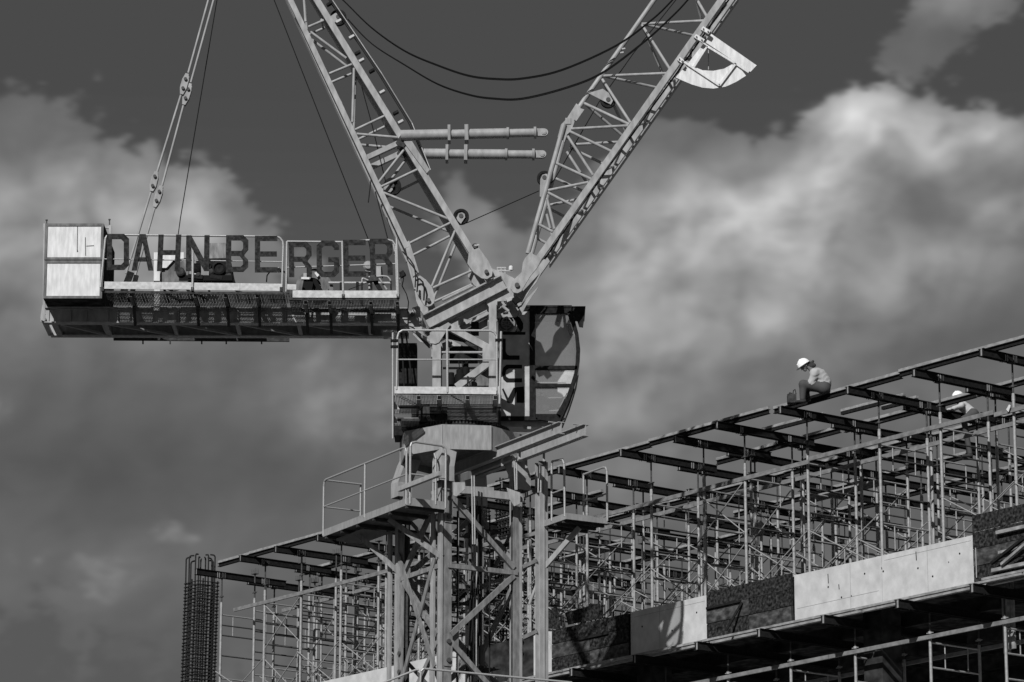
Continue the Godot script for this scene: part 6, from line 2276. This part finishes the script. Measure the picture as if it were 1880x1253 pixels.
func build_people() -> void:
	# seated on the front joist, bent forwards over his knees, facing left
	var hip := at(1514, 714, 0.35)
	var zc := hip.z + CR
	var z := func(px: float, py: float, dz: float) -> Vector3: return on(px, py, zc + dz)
	var t := thing("person", hip, "seated worker in white hard hat, pale shirt and dark jeans, on the front joist", "person")
	var b := Body.new()
	b.blend = 0.045
	var hl: Vector3 = z.call(1513, 713, -0.1)
	var hr: Vector3 = z.call(1513, 713, 0.1)
	b.add(hl, hr, 0.14, 0.14, JEANS)
	b.add(z.call(1514, 711, -0.06), z.call(1514, 711, 0.06), 0.135, 0.135, JEANS)
	b.add(z.call(1513, 702, 0.0), z.call(1505, 692, 0.0), 0.17, 0.185, SHIRT)
	b.add(z.call(1508, 697, -0.05), z.call(1500, 688, -0.08), 0.15, 0.155, SHIRT)
	b.add(z.call(1508, 697, 0.05), z.call(1500, 688, 0.08), 0.15, 0.155, SHIRT)
	b.add(z.call(1496, 686, -0.17), z.call(1496, 686, 0.17), 0.105, 0.105, SHIRT)
	b.add(z.call(1491, 680, 0.0), z.call(1484, 674, 0.0), 0.05, 0.05, SKIN)
	# arms hang in front between chest and knees
	for s in [-1.0, 1.0]:
		b.add(z.call(1496, 685, 0.19 * s), z.call(1490, 703, 0.17 * s), 0.095, 0.08, SHIRT)
		b.add(z.call(1490, 703, 0.17 * s), z.call(1478, 714, 0.09 * s), 0.065, 0.045, SHIRT)
	# thighs rise to the knees, shins drop to the beam
	b.add(hr, z.call(1475, 706, 0.13), 0.135, 0.095, JEANS)
	b.add(z.call(1475, 706, 0.13), z.call(1474, 732, 0.1), 0.095, 0.068, JEANS)
	b.add(hl, z.call(1479, 712, -0.14), 0.115, 0.075, JEANS)
	b.add(z.call(1479, 712, -0.14), z.call(1484, 731, -0.12), 0.075, 0.052, JEANS)
	var mb := Mb.new()
	b.mesh_into(mb, 0.016, 0.006)
	var fwd := Vector3(-0.80, -0.55, 0.16).normalized()
	var up := Vector3(-0.55, 0.82, 0.0)
	up = (up - fwd * up.dot(fwd)).normalized()
	var hc: Vector3 = z.call(1478.5, 673, 0.0)
	head(mb, hc, fwd, up)
	for s in [-1.0, 1.0]:
		hand(mb, z.call(1478, 714, 0.09 * s), Vector3(-0.6, -0.75, -0.2 * s), Vector3(-0.6, 0.6, 0.0), 0.7, s)
	obj("body", mb, M.cloth, t)
	helmet("hard_hat", t, hc + up * 0.035, fwd, up, M.helmet)
	# long dark hair and scarf at the nape
	var hb := Body.new()
	hb.blend = 0.03
	var back := -fwd
	hb.add(hc + back * 0.06, hc + back * 0.11 - up * 0.06, 0.075, 0.06, 0.03)
	hb.add(hc + back * 0.13 - up * 0.02, hc + back * 0.23 + up * 0.0, 0.035, 0.03, 0.03)
	hb.add(hc + back * 0.10 - up * 0.08, hc + back * 0.19 - up * 0.09, 0.06, 0.05, 0.03)
	var hm := Mb.new()
	hb.mesh_into(hm, 0.012)
	obj("hair", hm, M.cloth, t)
	for k in 2:
		var bo := Body.new()
		bo.blend = 0.02
		var an: Vector3 = z.call(1475, 734, 0.1) if k == 0 else z.call(1484, 732.5, -0.12)
		bo.add(an + Vector3(0, 0.02, 0), an + Vector3(0.0, -0.03, 0), 0.055, 0.05, BOOT)
		bo.add(an + Vector3(0.03, -0.035, 0), an + Vector3(-0.15, -0.05, 0.02), 0.04, 0.038, BOOT)
		var bm := Mb.new()
		bo.mesh_into(bm, 0.012)
		obj("boot", bm, M.cloth, t)
	# the box of fittings at his feet
	var bc: Vector3 = z.call(1455, 741, 0.0)
	var tb := thing("tool_box", bc, "open grey box of fittings beside the seated worker's feet", "box")
	var bb := Mb.new()
	bb.strip([bc + Vector3(-0.11, 0, 0.1), bc + Vector3(0.09, 0, 0.1), bc + Vector3(0.09, 0, -0.14), bc + Vector3(-0.11, 0, -0.14)], [bc + Vector3(-0.095, 0, 0.085), bc + Vector3(0.075, 0, 0.085), bc + Vector3(0.075, 0, -0.125), bc + Vector3(-0.095, 0, -0.125)], Vector3(0, 0.2, 0), true)
	bb.beam(bc + Vector3(-0.09, 0.01, -0.02), bc + Vector3(0.07, 0.01, -0.02), 0.2, 0.02)
	obj("box_wall", bb, M.girder, tb)
	var ft := Mb.new()
	for k in 9:
		var p := bc + Vector3(rng.randf_range(-0.08, 0.06), 0.16 + rng.randf() * 0.06, rng.randf_range(-0.1, 0.07))
		ft.tube(p, p + Vector3(rng.randf_range(-0.08, 0.08), 0.05, rng.randf_range(-0.05, 0.05)), 0.016, 6)
	obj("fitting", ft, M.girder, tb)
	var hd := Mb.new()
	hd.path([bc + Vector3(0.02, 0.2, 0), bc + Vector3(0.03, 0.3, 0), bc + Vector3(0.07, 0.33, 0), bc + Vector3(0.09, 0.22, 0)], 0.012, 6)
	obj("box_handle", hd, M.girder, tb)

	# crouching worker on the plank at the right, seen between ledgers
	var feet := at(1775, 790, 3.75)
	feet.y = 20.68
	var zc2 := feet.z + CR
	var y2 := func(px: float, py: float, dz: float) -> Vector3: return on(px + 2.0, py + 0.5, zc2 + dz)
	var t2 := thing("person", feet, "crouching worker in white hard hat reaching over the ledgers at the right", "person")
	var c2 := Body.new()
	c2.blend = 0.045
	var hp: Vector3 = y2.call(1785, 762, 0.0)
	c2.add(hp + Vector3(0, 0, -0.1), hp + Vector3(0, 0, 0.1), 0.125, 0.125, JEANS)
	c2.add(hp + Vector3(-0.04, 0.06, 0), y2.call(1768, 747, 0.0), 0.125, 0.13, 0.42)
	c2.add(y2.call(1764, 744, -0.16), y2.call(1764, 744, 0.16), 0.075, 0.075, 0.42)
	c2.add(y2.call(1762, 741, 0.0), y2.call(1760, 736, 0.0), 0.05, 0.05, SKIN)
	for s in [-1.0, 1.0]:
		c2.add(y2.call(1764, 745, 0.2 * s), y2.call(1750, 750, 0.25 * s), 0.06, 0.05, 0.42)
		c2.add(y2.call(1750, 750, 0.25 * s), y2.call(1738, 753, 0.12 * s), 0.048, 0.036, 0.42 if s > 0 else SKIN)
		var kn: Vector3 = y2.call(1768, 770, 0.14 * s)
		c2.add(hp + Vector3(0, 0, 0.1 * s), kn, 0.11, 0.075, JEANS)
		c2.add(kn, Vector3(kn.x + 0.12, 20.76, kn.z), 0.075, 0.055, JEANS)
	var m2 := Mb.new()
	c2.mesh_into(m2, 0.02, 0.005)
	var f2 := Vector3(-0.75, -0.35, 0.42).normalized()
	var u2 := Vector3(-0.2, 0.95, 0.1)
	u2 = (u2 - f2 * u2.dot(f2)).normalized()
	var h2: Vector3 = y2.call(1759, 733, 0.05)
	head(m2, h2, f2, u2)
	for s in [-1.0, 1.0]:
		hand(m2, y2.call(1738, 753, 0.12 * s), Vector3(-0.9, -0.3, 0), Vector3(0, 1, 0), 0.8, s)
	obj("body", m2, M.cloth, t2)
	helmet("hard_hat", t2, h2 + u2 * 0.035, f2, u2, M.helmet)
	for s in [-1.0, 1.0]:
		var bo := Body.new()
		bo.blend = 0.02
		var an := Vector3(y2.call(1768, 770, 0.14 * s).x + 0.12, 20.74, y2.call(1768, 770, 0.14 * s).z)
		bo.add(an, an + Vector3(0, -0.02, 0), 0.055, 0.05, BOOT)
		bo.add(an + Vector3(0.03, -0.04, 0), an + Vector3(-0.16, -0.05, 0.03), 0.04, 0.038, BOOT)
		var bm := Mb.new()
		bo.mesh_into(bm, 0.013)
		obj("boot", bm, M.cloth, t2)

	# worker standing behind the plywood form, only head and shoulders to be seen
	var s3 := at(1055, 1110, 2.9)
	var zc3 := s3.z + CR
	var y3 := func(px: float, py: float, dz: float) -> Vector3: return on(px, py, zc3 + dz)
	var foot3 := Vector3(s3.x, Y_SLAB, s3.z)
	var t3 := thing("person", foot3, "worker in dark hard hat bent over behind the left plywood form", "person")
	var c3 := Body.new()
	c3.blend = 0.05
	var hp3: Vector3 = y3.call(1085, 1122, 0.0)
	c3.add(hp3 + Vector3(0, 0, -0.1), hp3 + Vector3(0, 0, 0.1), 0.14, 0.14, 0.22)
	c3.add(hp3 + Vector3(0, 0.02, 0), y3.call(1058, 1108, 0.0), 0.15, 0.15, 0.22)
	c3.add(y3.call(1052, 1104, -0.18), y3.call(1052, 1104, 0.18), 0.085, 0.085, 0.22)
	c3.add(y3.call(1053, 1098, 0.0), y3.call(1054, 1092, 0.0), 0.055, 0.055, SKIN)
	for s in [-1.0, 1.0]:
		c3.add(y3.call(1050, 1106, 0.2 * s), y3.call(1042, 1126, 0.24 * s), 0.065, 0.05, 0.22)
		c3.add(y3.call(1042, 1126, 0.24 * s), y3.call(1026, 1132, 0.2 * s), 0.046, 0.036, 0.22)
		var kn: Vector3 = hp3 + Vector3(-0.25, -0.38, 0.1 * s)
		c3.add(hp3 + Vector3(0, 0, 0.1 * s), kn, 0.11, 0.08, JEANS)
		c3.add(kn, Vector3(kn.x + 0.2, Y_SLAB + 0.08, kn.z), 0.075, 0.055, JEANS)
	var m3 := Mb.new()
	c3.mesh_into(m3, 0.024)
	var f3 := Vector3(-0.5, -0.25, 0.8).normalized()
	var u3 := Vector3(0, 1, 0)
	u3 = (u3 - f3 * u3.dot(f3)).normalized()
	var h3: Vector3 = y3.call(1055, 1085, 0.03)
	head(m3, h3, f3, u3, 0.05)
	for s in [-1.0, 1.0]:
		hand(m3, y3.call(1026, 1132, 0.2 * s), Vector3(-0.8, -0.4, 0), Vector3(0, 1, 0), 0.5, s)
	obj("body", m3, M.cloth, t3)
	helmet("hard_hat", t3, h3 + u3 * 0.035, f3, u3, M.paint_dark)
	for s in [-1.0, 1.0]:
		var bo := Body.new()
		bo.blend = 0.02
		var kn: Vector3 = hp3 + Vector3(-0.05, 0, 0.1 * s)
		var an := Vector3(kn.x, Y_SLAB + 0.07, kn.z)
		bo.add(an + Vector3(0.03, -0.02, 0), an + Vector3(-0.16, -0.03, 0.03), 0.045, 0.04, BOOT)
		var bm := Mb.new()
		bo.mesh_into(bm, 0.014)
		obj("boot", bm, M.cloth, t3)
